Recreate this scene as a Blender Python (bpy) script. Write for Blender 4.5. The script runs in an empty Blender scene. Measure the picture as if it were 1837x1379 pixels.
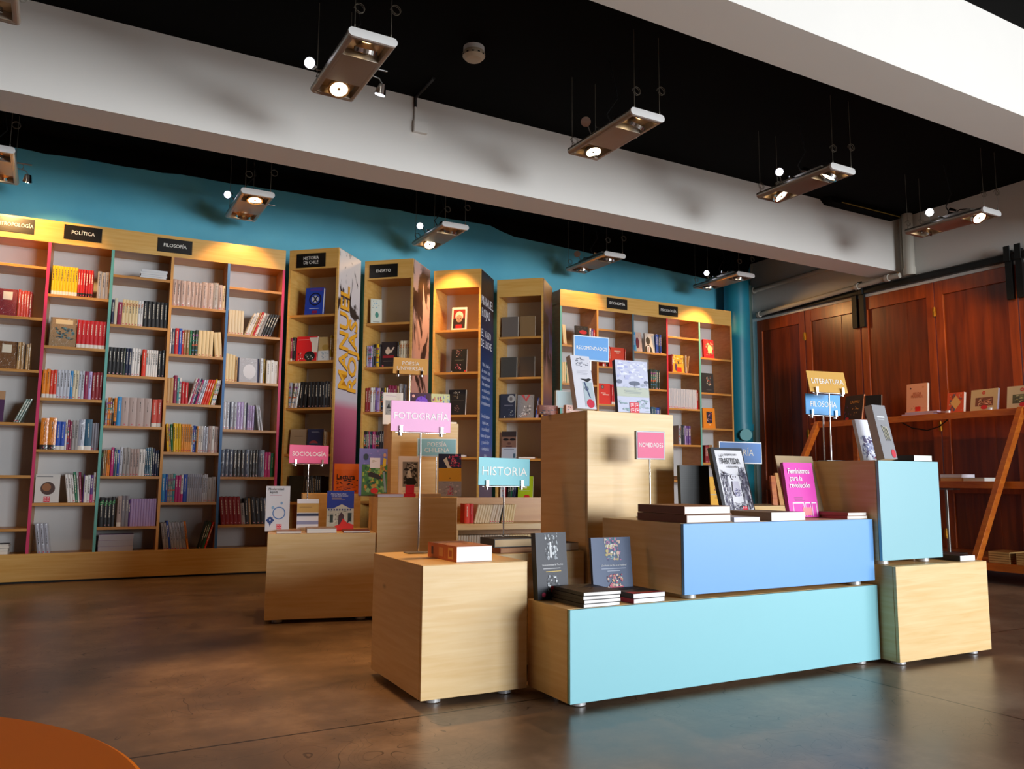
import bpy, bmesh, math, random, zlib
from mathutils import Matrix, Vector
R_ = math.radians
SC = bpy.context.scene
COL = SC.collection

# ------------------------------------------------------------------ camera
FPX = 1452.744565            # focal length in pixels of a 1837 px wide frame
pitch, roll, yaw = 0.117266902, 0.00686267438, 0.508517804
cp, sp, cr, sr, cy_, sy_ = math.cos(pitch), math.sin(pitch), math.cos(roll), math.sin(roll), math.cos(yaw), math.sin(yaw)
MR = Matrix(((cr, -sr, 0), (sr, cr, 0), (0, 0, 1))) @ Matrix(((1, 0, 0), (0, cp, sp), (0, -sp, cp))) @ \
     Matrix(((1, 0, 0), (0, 0, -1), (0, 1, 0))) @ Matrix(((cy_, -sy_, 0), (sy_, cy_, 0), (0, 0, 1)))
cam = bpy.data.cameras.new('camera'); camo = bpy.data.objects.new('camera', cam); COL.objects.link(camo)
cam.sensor_width = 36; cam.lens = FPX / 1837 * 36; cam.clip_start = 0.05
m = Matrix.Identity(4)
for i in range(3):
    m[i][0] = MR[0][i]; m[i][1] = -MR[1][i]; m[i][2] = -MR[2][i]
m[0][3], m[1][3], m[2][3] = 0, 0, 0.8
camo.matrix_world = m
SC.camera = camo

# ------------------------------------------------------------------ exposure, world, daylight
vs = SC.view_settings
vs.view_transform = 'Standard'; vs.look = 'None'; vs.exposure = 0.0; vs.gamma = 1.0; vs.use_curve_mapping = False
try: SC.cycles.use_denoising = True
except Exception: pass
w = bpy.data.worlds.new('world'); SC.world = w; w.use_nodes = True
w.node_tree.nodes['Background'].inputs[0].default_value = (0.62, 0.75, 1.0, 1)
w.node_tree.nodes['Background'].inputs[1].default_value = 0.6

def area(name, loc, target, sx, sy, power, col):
    l = bpy.data.lights.new(name, 'AREA'); l.shape = 'RECTANGLE'; l.size = sx; l.size_y = sy; l.energy = power; l.color = col
    o = bpy.data.objects.new(name, l); COL.objects.link(o); o.location = loc
    o.rotation_euler = (Vector(target) - Vector(loc)).to_track_quat('-Z', 'Y').to_euler()
    return o
# daylight: the folding doors nearer the street stand open on the right, and the street wall behind the camera has windows
area('doorway_daylight', (7.74, -4.2, 1.4), (0, -4.2, 1.1), 5.4, 2.5, 480, (0.97, 0.985, 1.0))
area('window_daylight', (5.4, -7.9, 1.9), (5.4, 0, 1.7), 3.6, 2.4, 1040, (0.90, 0.955, 1.0))

# ------------------------------------------------------------------ colours and materials
def lin(h):
    h = h.lstrip('#'); r = []
    if len(h) == 3: h = ''.join(q * 2 for q in h)
    for i in (0, 2, 4):
        c = int(h[i:i+2], 16) / 255
        r.append(c / 12.92 if c <= 0.04045 else ((c + 0.055) / 1.055) ** 2.4)
    return (r[0], r[1], r[2], 1.0)

def newmat(name):
    mt = bpy.data.materials.new(name); mt.use_nodes = True
    nt = mt.node_tree; b = nt.nodes['Principled BSDF']
    return mt, nt, b
def N(nt, t, **kw):
    n = nt.nodes.new(t)
    for k, v in kw.items(): setattr(n, k, v)
    return n
def mat(name, c, rough=0.5, metal=0.0, bump=0.0, var=0.06, scale=9.0, coat=0.0, emit=None, es=0.0, alpha=None, trans=0.0):
    mt, nt, b = newmat(name)
    c = lin(c) if isinstance(c, str) else c
    tc = N(nt, 'ShaderNodeTexCoord'); no = N(nt, 'ShaderNodeTexNoise'); no.inputs['Scale'].default_value = scale; no.inputs['Detail'].default_value = 4
    nt.links.new(tc.outputs['Object'], no.inputs['Vector'])
    mx = N(nt, 'ShaderNodeMix', data_type='RGBA')
    mx.inputs['A'].default_value = tuple(min(1, x * (1 - var)) for x in c[:3]) + (1,)
    mx.inputs['B'].default_value = tuple(min(1, x * (1 + var)) for x in c[:3]) + (1,)
    nt.links.new(no.outputs['Fac'], mx.inputs['Factor']); nt.links.new(mx.outputs['Result'], b.inputs['Base Color'])
    b.inputs['Roughness'].default_value = rough; b.inputs['Metallic'].default_value = metal
    b.inputs['Coat Weight'].default_value = coat
    if bump:
        bp = N(nt, 'ShaderNodeBump'); bp.inputs['Strength'].default_value = bump; bp.inputs['Distance'].default_value = 0.01
        nt.links.new(no.outputs['Fac'], bp.inputs['Height']); nt.links.new(bp.outputs['Normal'], b.inputs['Normal'])
    if emit:
        b.inputs['Emission Color'].default_value = emit; b.inputs['Emission Strength'].default_value = es
    if trans: b.inputs['Transmission Weight'].default_value = trans
    return mt
def wood(name, c1, c2, rough=0.35, sc=(2.0, 2.0, 26.0), coat=0.15, bump=0.02, knots=0.0):
    mt, nt, b = newmat(name)
    tc = N(nt, 'ShaderNodeTexCoord'); mp = N(nt, 'ShaderNodeMapping'); mp.inputs['Scale'].default_value = sc
    no = N(nt, 'ShaderNodeTexNoise'); no.inputs['Scale'].default_value = 1.6; no.inputs['Detail'].default_value = 6; no.inputs['Distortion'].default_value = 0.6
    nt.links.new(tc.outputs['Object'], mp.inputs['Vector']); nt.links.new(mp.outputs['Vector'], no.inputs['Vector'])
    cr_ = N(nt, 'ShaderNodeValToRGB'); cr_.color_ramp.elements[0].position = 0.3; cr_.color_ramp.elements[1].position = 0.7
    cr_.color_ramp.elements[0].color = lin(c1); cr_.color_ramp.elements[1].color = lin(c2)
    nt.links.new(no.outputs['Fac'], cr_.inputs['Fac'])
    out = cr_.outputs['Color']
    if knots:
        vo = N(nt, 'ShaderNodeTexVoronoi'); vo.inputs['Scale'].default_value = 1.0
        m2 = N(nt, 'ShaderNodeMapping'); m2.inputs['Scale'].default_value = (3.1, 3.1, 7.0)
        nt.links.new(tc.outputs['Object'], m2.inputs['Vector']); nt.links.new(m2.outputs['Vector'], vo.inputs['Vector'])
        r2 = N(nt, 'ShaderNodeMapRange'); r2.inputs['From Min'].default_value = 0.02; r2.inputs['From Max'].default_value = 0.09
        r2.inputs['To Min'].default_value = knots; r2.inputs['To Max'].default_value = 0.0
        nt.links.new(vo.outputs['Distance'], r2.inputs['Value'])
        mx = N(nt, 'ShaderNodeMix', data_type='RGBA'); nt.links.new(r2.outputs['Result'], mx.inputs['Factor'])
        nt.links.new(out, mx.inputs['A']); mx.inputs['B'].default_value = lin('#6b4a22'); out = mx.outputs['Result']
    nt.links.new(out, b.inputs['Base Color'])
    b.inputs['Roughness'].default_value = rough; b.inputs['Coat Weight'].default_value = coat; b.inputs['Coat Roughness'].default_value = 0.25
    bp = N(nt, 'ShaderNodeBump'); bp.inputs['Strength'].default_value = bump * 5; bp.inputs['Distance'].default_value = 0.002
    nt.links.new(no.outputs['Fac'], bp.inputs['Height']); nt.links.new(bp.outputs['Normal'], b.inputs['Normal'])
    return mt
def attr_mat(name, rough, gloss=False):
    mt, nt, b = newmat(name)
    at = N(nt, 'ShaderNodeAttribute'); at.attribute_name = 'Col'
    nt.links.new(at.outputs['Color'], b.inputs['Base Color']); b.inputs['Roughness'].default_value = rough
    if gloss:
        tc = N(nt, 'ShaderNodeTexCoord'); no = N(nt, 'ShaderNodeTexNoise'); no.inputs['Scale'].default_value = 55; no.inputs['Detail'].default_value = 3; no.inputs['Distortion'].default_value = 1.5
        nt.links.new(tc.outputs['Object'], no.inputs['Vector'])
        bp = N(nt, 'ShaderNodeBump'); bp.inputs['Strength'].default_value = 0.7; bp.inputs['Distance'].default_value = 0.004
        nt.links.new(no.outputs['Fac'], bp.inputs['Height']); nt.links.new(bp.outputs['Normal'], b.inputs['Normal'])
        b.inputs['Coat Weight'].default_value = 1.0; b.inputs['Coat Roughness'].default_value = 0.08
        nt.links.new(bp.outputs['Normal'], b.inputs['Coat Normal'])
    return mt

BIRCH = wood('birch_ply', '#dfb97c', '#eacb96', 0.4, (2, 2, 30), 0.06, knots=0.5)
BIRCHS = wood('birch_shelving', '#d6a04c', '#e2b568', 0.36, (1.5, 6, 30), 0.15)
INNER = wood('birch_inner_boards', '#c08238', '#cf9850', 0.4, (1.5, 6, 30), 0.1)
DARKW = wood('dark_panelling', '#4a2408', '#6a3510', 0.5)  # for the unseen walls; dark brown chosen to warm their bounce light
ORANGEWOOD = wood('varnished_pine', '#b5561a', '#cf7426', 0.3, (4, 4, 20), 0.4)
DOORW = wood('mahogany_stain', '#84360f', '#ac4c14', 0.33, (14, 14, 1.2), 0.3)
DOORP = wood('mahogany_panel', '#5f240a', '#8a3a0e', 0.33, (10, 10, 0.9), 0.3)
WHITEP = mat('white_plaster', '#e6e3dd', 0.7, bump=0.08, var=0.02, scale=3)
BLACKC_SPEC = 0.1
GREYP = mat('grey_white_plaster', '#cfccc4', 0.7, bump=0.08, var=0.03, scale=2)
BLACKC = mat('black_ceiling_paint', '#060605', 0.9, var=0.3, scale=3)
BLACKC.node_tree.nodes['Principled BSDF'].inputs['Specular IOR Level'].default_value = BLACKC_SPEC
BACKW = mat('white_backboard', '#d3d3d2', 0.6, var=0.03)
ALU = mat('brushed_aluminium', '#a39a8e', 0.38, 0.75, var=0.05)
CHROME = mat('chrome', '#d8d8d8', 0.12, 1.0, var=0.02)
STEEL = mat('satin_steel', '#8c8b88', 0.35, 0.9)
FOOTM = mat('foot_steel', '#b9b9ba', 0.4, 0.4)
WHITEC = mat('white_enamel', '#e4e4e2', 0.4)
BLACKM = mat('black_iron', '#121412', 0.5, 0.2)
BLACKR = mat('black_rubber', '#101010', 0.6)
WIRE = mat('grey_wire', '#7a7568', 0.5, 0.3)
PINKE = mat('pink_edge_paint', '#d42a63', 0.5)
TEALE = mat('teal_edge_paint', '#68b3a8', 0.5)
BLUEE = mat('blue_edge_paint', '#3f78b5', 0.5)
REDE = mat('red_edge_paint', '#d8233a', 0.5)
SLATEE = mat('slate_edge_paint', '#52727c', 0.5)
OCHREE = mat('ochre_edge_paint', '#dfa050', 0.5)
AQUA = mat('aqua_laminate', '#8dcbd6', 0.42, var=0.02, scale=1.5)
SKYL = mat('sky_blue_laminate', '#6fa9e6', 0.38, var=0.02, scale=1.5)
PALEAQ = mat('pale_aqua_laminate', '#8bbfca', 0.38, var=0.02, scale=1.5)
BLUEPIPE = mat('blue_gloss_paint', '#1c7f96', 0.4, var=0.08, scale=6)
PALEDOT = mat('pale_blue_paint', '#6fb8c0', 0.5)
PIPEW = mat('white_pipe_paint', '#b9b3a6', 0.55)
WARMGLOW = mat('halogen_glow', '#fff2dc', 0.3, emit=(1, 0.80, 0.52, 1), es=7.0)
COOLGLOW = mat('cool_bulb_glow', '#ffffff', 0.3, emit=(0.75, 0.8, 1, 1), es=7.0)
REFL = mat('reflector_foil', '#e8c79a', 0.25, 0.6)
TABLEO = mat('orange_table_laminate', '#f87a04', 0.5, var=0.02)
TABLEO.node_tree.nodes['Principled BSDF'].inputs['Specular IOR Level'].default_value = 0.15
CARDB = mat('cardboard', '#b39a76', 0.7, var=0.06, scale=14)
BRASS = mat('brass', '#b5822e', 0.3, 0.9)
BOOKM = attr_mat('printed_book', 0.5)
BOOKG = attr_mat('cellophane_wrapped_book', 0.32, True)
TXTW = mat('white_lettering', '#f4f2ee', 0.5, var=0.0)

# blue painted wall
mt, nt, b = newmat('blue_wall_paint')
tc = N(nt, 'ShaderNodeTexCoord'); no = N(nt, 'ShaderNodeTexNoise'); no.inputs['Scale'].default_value = 1.3; no.inputs['Detail'].default_value = 5
nt.links.new(tc.outputs['Object'], no.inputs['Vector'])
rp = N(nt, 'ShaderNodeValToRGB'); rp.color_ramp.elements[0].position = 0.32; rp.color_ramp.elements[1].position = 0.7
rp.color_ramp.elements[0].color = lin('#49a3c0'); rp.color_ramp.elements[1].color = lin('#5fb9d0')
nt.links.new(no.outputs['Fac'], rp.inputs['Fac']); nt.links.new(rp.outputs['Color'], b.inputs['Base Color']); b.inputs['Roughness'].default_value = 0.6
BLUEW = mt

# polished concrete floor: mottled, with saw-cut joints and scratches
mt, nt, b = newmat('polished_concrete')
tc = N(nt, 'ShaderNodeTexCoord'); no = N(nt, 'ShaderNodeTexNoise'); no.inputs['Scale'].default_value = 1.5; no.inputs['Detail'].default_value = 10; no.inputs['Roughness'].default_value = 0.7
nt.links.new(tc.outputs['Object'], no.inputs['Vector'])
rp = N(nt, 'ShaderNodeValToRGB'); e = rp.color_ramp.elements; e[0].position = 0.3; e[0].color = lin('#50443a'); e[1].position = 0.72; e[1].color = lin('#ad927a')
x = e.new(0.5); x.color = lin('#7c6654')
nt.links.new(no.outputs['Fac'], rp.inputs['Fac'])
sx = N(nt, 'ShaderNodeSeparateXYZ'); nt.links.new(tc.outputs['Object'], sx.inputs[0])
def line(axis, val, half):
    a = N(nt, 'ShaderNodeMath', operation='SUBTRACT'); nt.links.new(sx.outputs[axis], a.inputs[0]); a.inputs[1].default_value = val
    a2 = N(nt, 'ShaderNodeMath', operation='ABSOLUTE'); nt.links.new(a.outputs[0], a2.inputs[0])
    a3 = N(nt, 'ShaderNodeMath', operation='LESS_THAN'); nt.links.new(a2.outputs[0], a3.inputs[0]); a3.inputs[1].default_value = half
    return a3.outputs[0]
def mul(a, c, op='MULTIPLY'):
    k = N(nt, 'ShaderNodeMath', operation=op); nt.links.new(a, k.inputs[0])
    if isinstance(c, float): k.inputs[1].default_value = c
    else: nt.links.new(c, k.inputs[1])
    return k.outputs[0]
j1 = line('Y', 2.655, 0.0045); j2 = line('X', 2.93, 0.005)
lt = N(nt, 'ShaderNodeMath', operation='LESS_THAN'); nt.links.new(sx.outputs['Y'], lt.inputs[0]); lt.inputs[1].default_value = 2.655
j = mul(j1, mul(j2, lt.outputs[0]), 'MAXIMUM')
# scratches: thin level sets of a distorted noise, only where a second noise is high
n2 = N(nt, 'ShaderNodeTexNoise'); n2.inputs['Scale'].default_value = 2.6; n2.inputs['Detail'].default_value = 1; n2.inputs['Distortion'].default_value = 1.8
n3 = N(nt, 'ShaderNodeTexNoise'); n3.inputs['Scale'].default_value = 1.7
nt.links.new(tc.outputs['Object'], n2.inputs['Vector']); nt.links.new(tc.outputs['Object'], n3.inputs['Vector'])
a = mul(mul(n2.outputs['Fac'], 14.0), 1.0, 'FRACT')
c1 = N(nt, 'ShaderNodeMath', operation='LESS_THAN'); nt.links.new(a, c1.inputs[0]); c1.inputs[1].default_value = 0.045
c2 = N(nt, 'ShaderNodeMath', operation='GREATER_THAN'); nt.links.new(n3.outputs['Fac'], c2.inputs[0]); c2.inputs[1].default_value = 0.5
scr = mul(mul(c1.outputs[0], c2.outputs[0]), 0.65)
jj = mul(j, scr, 'MAXIMUM')
mx = N(nt, 'ShaderNodeMix', data_type='RGBA'); nt.links.new(jj, mx.inputs['Factor']); nt.links.new(rp.outputs['Color'], mx.inputs['A']); mx.inputs['B'].default_value = lin('#17120f')
nt.links.new(mx.outputs['Result'], b.inputs['Base Color'])
rr = N(nt, 'ShaderNodeMapRange'); rr.inputs['To Min'].default_value = 0.22; rr.inputs['To Max'].default_value = 0.42
nt.links.new(no.outputs['Fac'], rr.inputs['Value']); nt.links.new(rr.outputs['Result'], b.inputs['Roughness'])
b.inputs['Specular IOR Level'].default_value = 0.5
CONC = mt

def mural(name, kind):
    """large printed photographs on the tower sides: z is metres up the panel, x metres across"""
    mt, nt, b = newmat(name)
    tc = N(nt, 'ShaderNodeTexCoord'); sxx = N(nt, 'ShaderNodeSeparateXYZ'); nt.links.new(tc.outputs['Object'], sxx.inputs[0])
    mr = N(nt, 'ShaderNodeMapRange'); mr.inputs['From Min'].default_value = 0.0; mr.inputs['From Max'].default_value = 2.82
    nt.links.new(sxx.outputs['Z'], mr.inputs['Value'])
    rp = N(nt, 'ShaderNodeValToRGB'); cs = {
        0: [(0.0, '#7d6a66'), (0.30, '#8d3550'), (0.42, '#b0506e'), (0.50, '#c96e86'), (0.53, '#c9bfc6'), (0.75, '#cfc6cf'), (1.0, '#efe4dc')],
        1: [(0.0, '#80635a'), (0.5, '#b98a86'), (0.72, '#c8927a'), (0.85, '#c9a596'), (1.0, '#bda8a6')],
        2: [(0.0, '#4b3b4f'), (0.33, '#6f5d73'), (0.40, '#3a5aa0'), (0.55, '#234a86'), (0.75, '#1e2b52'), (0.9, '#3d2f33'), (1.0, '#15131c')],
        3: [(0.0, '#5a4a6a'), (0.38, '#7d6a98'), (0.5, '#3b3566'), (0.62, '#9a6a55'), (0.78, '#3a3658'), (1.0, '#3d2a35')]}[kind]
    e = rp.color_ramp.elements
    e[0].position, e[0].color = cs[0][0], lin(cs[0][1]); e[1].position, e[1].color = cs[-1][0], lin(cs[-1][1])
    for q, h in cs[1:-1]:
        k = e.new(q); k.color = lin(h)
    nt.links.new(mr.outputs['Result'], rp.inputs['Fac'])
    no = N(nt, 'ShaderNodeTexNoise'); no.inputs['Scale'].default_value = 5.0; no.inputs['Detail'].default_value = 7; no.inputs['Distortion'].default_value = 0.7
    mp = N(nt, 'ShaderNodeMapping'); mp.inputs['Scale'].default_value = (1.0, 1.0, 0.55 if kind in (1, 3) else 0.9); mp.inputs['Location'].default_value = (kind * 3.3 + 1.1, 0, kind * 1.7)
    nt.links.new(tc.outputs['Object'], mp.inputs['Vector']); nt.links.new(mp.outputs['Vector'], no.inputs['Vector'])
    # dark foliage blotches in a height window
    lo, hi = {0: (0.74, 0.97), 1: (0.42, 0.97), 2: (0.82, 1.1), 3: (0.66, 1.1)}[kind]
    win = N(nt, 'ShaderNodeMapRange'); win.inputs['From Min'].default_value = lo - 0.05; win.inputs['From Max'].default_value = lo + 0.06
    nt.links.new(mr.outputs['Result'], win.inputs['Value'])
    win2 = N(nt, 'ShaderNodeMapRange'); win2.inputs['From Min'].default_value = hi; win2.inputs['From Max'].default_value = hi + 0.05; win2.inputs['To Min'].default_value = 1; win2.inputs['To Max'].default_value = 0
    nt.links.new(mr.outputs['Result'], win2.inputs['Value'])
    th = {0: 0.53, 1: 0.49, 2: 0.47, 3: 0.47}[kind]
    ns = N(nt, 'ShaderNodeMapRange'); ns.inputs['From Min'].default_value = th; ns.inputs['From Max'].default_value = th + 0.05
    nt.links.new(no.outputs['Fac'], ns.inputs['Value'])
    def mm(a, c):
        k = N(nt, 'ShaderNodeMath', operation='MULTIPLY'); nt.links.new(a, k.inputs[0]); nt.links.new(c, k.inputs[1]); return k.outputs[0]
    f = mm(mm(win.outputs['Result'], win2.outputs['Result']), ns.outputs['Result'])
    mx = N(nt, 'ShaderNodeMix', data_type='RGBA'); nt.links.new(f, mx.inputs['Factor']); nt.links.new(rp.outputs['Color'], mx.inputs['A']); mx.inputs['B'].default_value = lin('#33211f')
    nt.links.new(mx.outputs['Result'], b.inputs['Base Color']); b.inputs['Roughness'].default_value = 0.45
    return mt

# ------------------------------------------------------------------ mesh helpers
class MB:
    """collects boxes, tubes and polygons, then links them as ONE mesh object"""
    def __init__(s): s.v = []; s.f = []; s.c = []; s.mi = []; s.sm = []
    def add(s, vs_, fs, col=(0.8, 0.8, 0.8, 1), mi=0, smooth=False):
        b0 = len(s.v); s.v += [tuple(v) for v in vs_]
        for f in fs:
            s.f.append(tuple(b0 + i for i in f)); s.c.append(col); s.mi.append(mi); s.sm.append(smooth)
        return s
    def box(s, x0, x1, y0, y1, z0, z1, col=(0.8, 0.8, 0.8, 1), mi=0, M=None):
        vv = [Vector(p) for p in ((x0, y0, z0), (x1, y0, z0), (x1, y1, z0), (x0, y1, z0), (x0, y0, z1), (x1, y0, z1), (x1, y1, z1), (x0, y1, z1))]
        if M: vv = [M @ p for p in vv]
        return s.add(vv, [(0, 3, 2, 1), (4, 5, 6, 7), (0, 1, 5, 4), (1, 2, 6, 5), (2, 3, 7, 6), (3, 0, 4, 7)], col, mi)
    def tube(s, pts, r, n=10, col=(0.8, 0.8, 0.8, 1), mi=0, r2=None, smooth=True):
        pts = [Vector(p) for p in pts]; rings = []; up = None
        for i, p in enumerate(pts):
            d = (pts[min(i + 1, len(pts) - 1)] - pts[max(i - 1, 0)]).normalized()
            if up is None: up = Vector((0, 0, 1)) if abs(d.z) < 0.9 else Vector((1, 0, 0))
            a = d.cross(up).normalized(); c = a.cross(d).normalized(); up = c
            rad = r if r2 is None else r + (r2 - r) * i / (len(pts) - 1)
            rings.append([p + a * rad * math.cos(2 * math.pi * k / n) + c * rad * math.sin(2 * math.pi * k / n) for k in range(n)])
        vv = [q for rg in rings for q in rg]; ff = []
        for i in range(len(rings) - 1):
            for k in range(n): ff.append((i * n + k, i * n + (k + 1) % n, (i + 1) * n + (k + 1) % n, (i + 1) * n + k))
        s.add(vv, ff, col, mi, smooth)
        b1 = len(rings) - 1
        s.add(rings[0], [tuple(range(n))], col, mi); s.add(rings[-1], [tuple(reversed(range(n)))], col, mi)
        return s
    def poly(s, pts, col, mi=0): return s.add(pts, [tuple(range(len(pts)))], col, mi)
    def prism(s, pts, axis, a0, a1, col=(0.8, 0.8, 0.8, 1), mi=0, smooth=False):
        """pts: 2D outline; extruded along axis 0/1/2 from a0 to a1"""
        def P(p, a): 
            q = list(p); q.insert(axis, a); return tuple(q)
        n = len(pts); vv = [P(p, a0) for p in pts] + [P(p, a1) for p in pts]
        s.add(vv, [(i, (i + 1) % n, n + (i + 1) % n, n + i) for i in range(n)], col, mi, smooth)
        s.add([P(p, a0) for p in pts], [tuple(reversed(range(n)))], col, mi)
        s.add([P(p, a1) for p in pts], [tuple(range(n))], col, mi)
        return s
    def mesh(s, name, mats):
        me = bpy.data.meshes.new(name); me.from_pydata(s.v, [], s.f)
        for mt_ in mats: me.materials.append(mt_)
        me.polygons.foreach_set('material_index', s.mi); me.polygons.foreach_set('use_smooth', s.sm)
        ca = me.color_attributes.new('Col', 'FLOAT_COLOR', 'CORNER'); arr = []
        for f, c in zip(s.f, s.c): arr += list(c) * len(f)
        ca.data.foreach_set('color', arr)
        bm = bmesh.new(); bm.from_mesh(me); bmesh.ops.recalc_face_normals(bm, faces=bm.faces); bm.to_mesh(me); bm.free()
        me.update(); return me
    def build(s, name, mats, parent=None, M=None, bevel=0.0):
        if not isinstance(mats, (list, tuple)): mats = [mats]
        return link(name, s.mesh(name, mats), parent, M, bevel)
def link(name, me, parent=None, M=None, bevel=0.0):
    o = bpy.data.objects.new(name, me); COL.objects.link(o)
    if parent is not None: o.parent = parent
    if M is not None: o.matrix_local = M
    if bevel:
        md = o.modifiers.new('bevel', 'BEVEL'); md.width = bevel; md.segments = 2; md.limit_method = 'ANGLE'; md.angle_limit = R_(50)
    return o
def TM(x, y, z, rz=0.0, rx=0.0, ry=0.0):
    return Matrix.Translation((x, y, z)) @ Matrix.Rotation(R_(rz), 4, 'Z') @ Matrix.Rotation(R_(ry), 4, 'Y') @ Matrix.Rotation(R_(rx), 4, 'X')
def tag(o, label, cat, group=None, kind=None):
    if label: o['label'] = label
    if cat: o['category'] = cat
    if group: o['group'] = group
    if kind: o['kind'] = kind
    return o
def thing(name, M, label, cat, group=None):
    o = bpy.data.objects.new(name, None); COL.objects.link(o); o.matrix_world = M; o.empty_display_size = 0.1
    return tag(o, label, cat, group)
def struct(mb, name, mats, label, cat='structure'):
    o = mb.build(name, mats); o['kind'] = 'structure'; o['label'] = label; o['category'] = cat
    return o
def copy_tree(o, parent=None):
    c = o.copy(); COL.objects.link(c); c.parent = parent
    if parent is not None: c.matrix_parent_inverse = o.matrix_parent_inverse.copy()
    for ch in list(o.children): copy_tree(ch, c)
    return c
_tx = {}
def text_mesh(txt, size, xs=1.0, bold=0.0, extr=0.0006):
    key = (txt, round(size, 5), round(xs, 3), bold, extr)
    if key in _tx: return _tx[key]
    cu = bpy.data.curves.new('txt', 'FONT'); cu.body = txt; cu.size = size; cu.align_x = 'CENTER'; cu.align_y = 'CENTER'
    cu.extrude = extr / 2; cu.offset = bold; cu.resolution_u = 2; cu.space_line = 0.95
    ob = bpy.data.objects.new('txt', cu); COL.objects.link(ob)
    dg = bpy.context.evaluated_depsgraph_get(); dg.update()
    me = bpy.data.meshes.new_from_object(ob.evaluated_get(dg)); me.name = 'lettering'
    me.transform(Matrix.Rotation(R_(90), 4, 'X') @ Matrix.Diagonal((xs, 1, 1, 1)))
    bpy.data.objects.remove(ob); bpy.data.curves.remove(cu)
    _tx[key] = me; return me
_tm = {}
def txtmat(c):
    if c not in _tm: _tm[c] = mat('lettering_' + c.strip('#'), c, 0.5, var=0.0)
    return _tm[c]
def letter(parent, txt, x, z, y, size, c='#f4f2ee', xs=1.0, bold=0.0, name='lettering', extr=0.0006, rot=None, height=None):
    me = text_mesh(txt, size, xs, bold, extr).copy(); me.materials.clear(); me.materials.append(txtmat(c))
    M = Matrix.Translation((x, y, z))
    if rot: M = M @ Matrix.Rotation(R_(rot), 4, 'Y')
    return link(name, me, parent, M)

# ------------------------------------------------------------------ room
YW, XW, ZC = 7.60, 7.82, 3.65
struct(MB().box(-4.2, XW + 0.2, -8.2, YW + 0.2, -0.1, 0), 'floor', CONC, 'polished brown concrete floor with saw-cut joints', 'floor')
struct(MB().box(-4.2, XW + 0.2, -8.2, YW + 0.2, ZC, ZC + 0.1), 'ceiling', BLACKC, 'matt black ceiling between the white beams', 'ceiling')
struct(MB().box(-4.2, XW + 0.2, YW, YW + 0.15, 0, ZC), 'wall_back', BLUEW, 'blue painted wall behind the bookcases', 'wall')
# right wall: plaster above the folding doors, a plastered return by the corner and one past the last door
mb = MB().box(XW, XW + 0.2, -8.2, YW, 2.87, ZC).box(XW, XW + 0.2, 7.50, YW, 0, 2.87).box(XW, XW + 0.2, -1.4, 0.85, 0, 2.87).box(XW, XW + 0.2, -8.2, -7.0, 0, 2.87)
struct(mb, 'wall_right', WHITEP, 'off-white plaster wall above the folding wooden doors', 'wall')
struct(MB().box(-4.2, -4.0, -8.2, YW, 0, ZC), 'wall_left', DARKW, 'unseen dark brown panelled wall at the far end of the shop', 'wall')
mb = MB().box(-4.0, XW, -8.2, -8.0, 0, 0.65).box(-4.0, XW, -8.2, -8.0, 3.15, ZC)
for x0, x1 in ((-4.0, 3.55), (7.25, XW)): mb.box(x0, x1, -8.2, -8.0, 0.65, 3.15)
struct(mb, 'wall_front', DARKW, 'street wall with one large window', 'wall')
for n_, x0 in enumerate((3.55,)):
    fr = MB()
    for a, b2 in ((0, 0.05), (1.825, 1.875), (3.65, 3.70)): fr.box(x0 + a, x0 + b2, -8.14, -8.06, 0.65, 3.15)
    for a in (0.65, 1.9, 3.10): fr.box(x0, x0 + 3.7, -8.13, -8.07, a, a + 0.05)
    struct(fr, 'window_%d' % (n_ + 1), WHITEC, 'wide street window beside the open doors', 'window')
# beams
struct(MB().box(-4.0, XW, 5.42, 5.745, 3.056, ZC), 'ceiling_beam', WHITEP, 'white plaster beam crossing over the middle of the shop', 'beam')
struct(MB().box(-4.0, XW, 2.64, 2.965, 3.056, ZC), 'ceiling_beam', WHITEP, 'white plaster beam closest to the street windows', 'beam')
# wavy black paint edge along the top of the blue wall, as a thin skim
pts = [(-4.0, ZC)]
rnd = random.Random(4)
xs_ = [-4.0] + [-4.0 + 0.22 * i for i in range(1, 37)]
def edge(x):
    if x < 4.0: return 3.485 + (x + 0.6) * 0.015
    if x < 4.15: return 3.553 - (x - 4.0) / 0.15 * 0.075
    return 3.478 - (x - 4.15) * 0.041
for x in [-4.0 + 0.15 * i for i in range(0, 79)]:
    pts.append((min(x, XW), edge(x) + rnd.uniform(-0.008, 0.008) * (1 if x < 4 else 0.3)))
pts.append((XW, ZC))
mb = MB().prism(pts, 1, YW - 0.012, YW)
struct(mb, 'trim_1', BLACKC, 'black painted band with an uneven edge along the top of the blue wall', 'paint band')
# the black boxed duct at the right end of the beam, with an ochre strip on its edge
t = thing('boxed_duct', TM(7.14, 5.40, 3.62), 'black boxed duct with an ochre edge between beam and ceiling', 'duct')
pts = [(-0.56, 0.028), (-0.5, -0.022), (0.54, -0.022), (0.56, 0.0), (0.56, 0.028)]
MB().prism(pts, 1, -0.10, 0.018).build('duct_casing', BLACKC, t)
MB().box(-0.38, 0.54, -0.106, -0.1, -0.012, -0.004).build('ochre_strip', mat('ochre_strip_paint', '#a8913e', 0.6), t)

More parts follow.
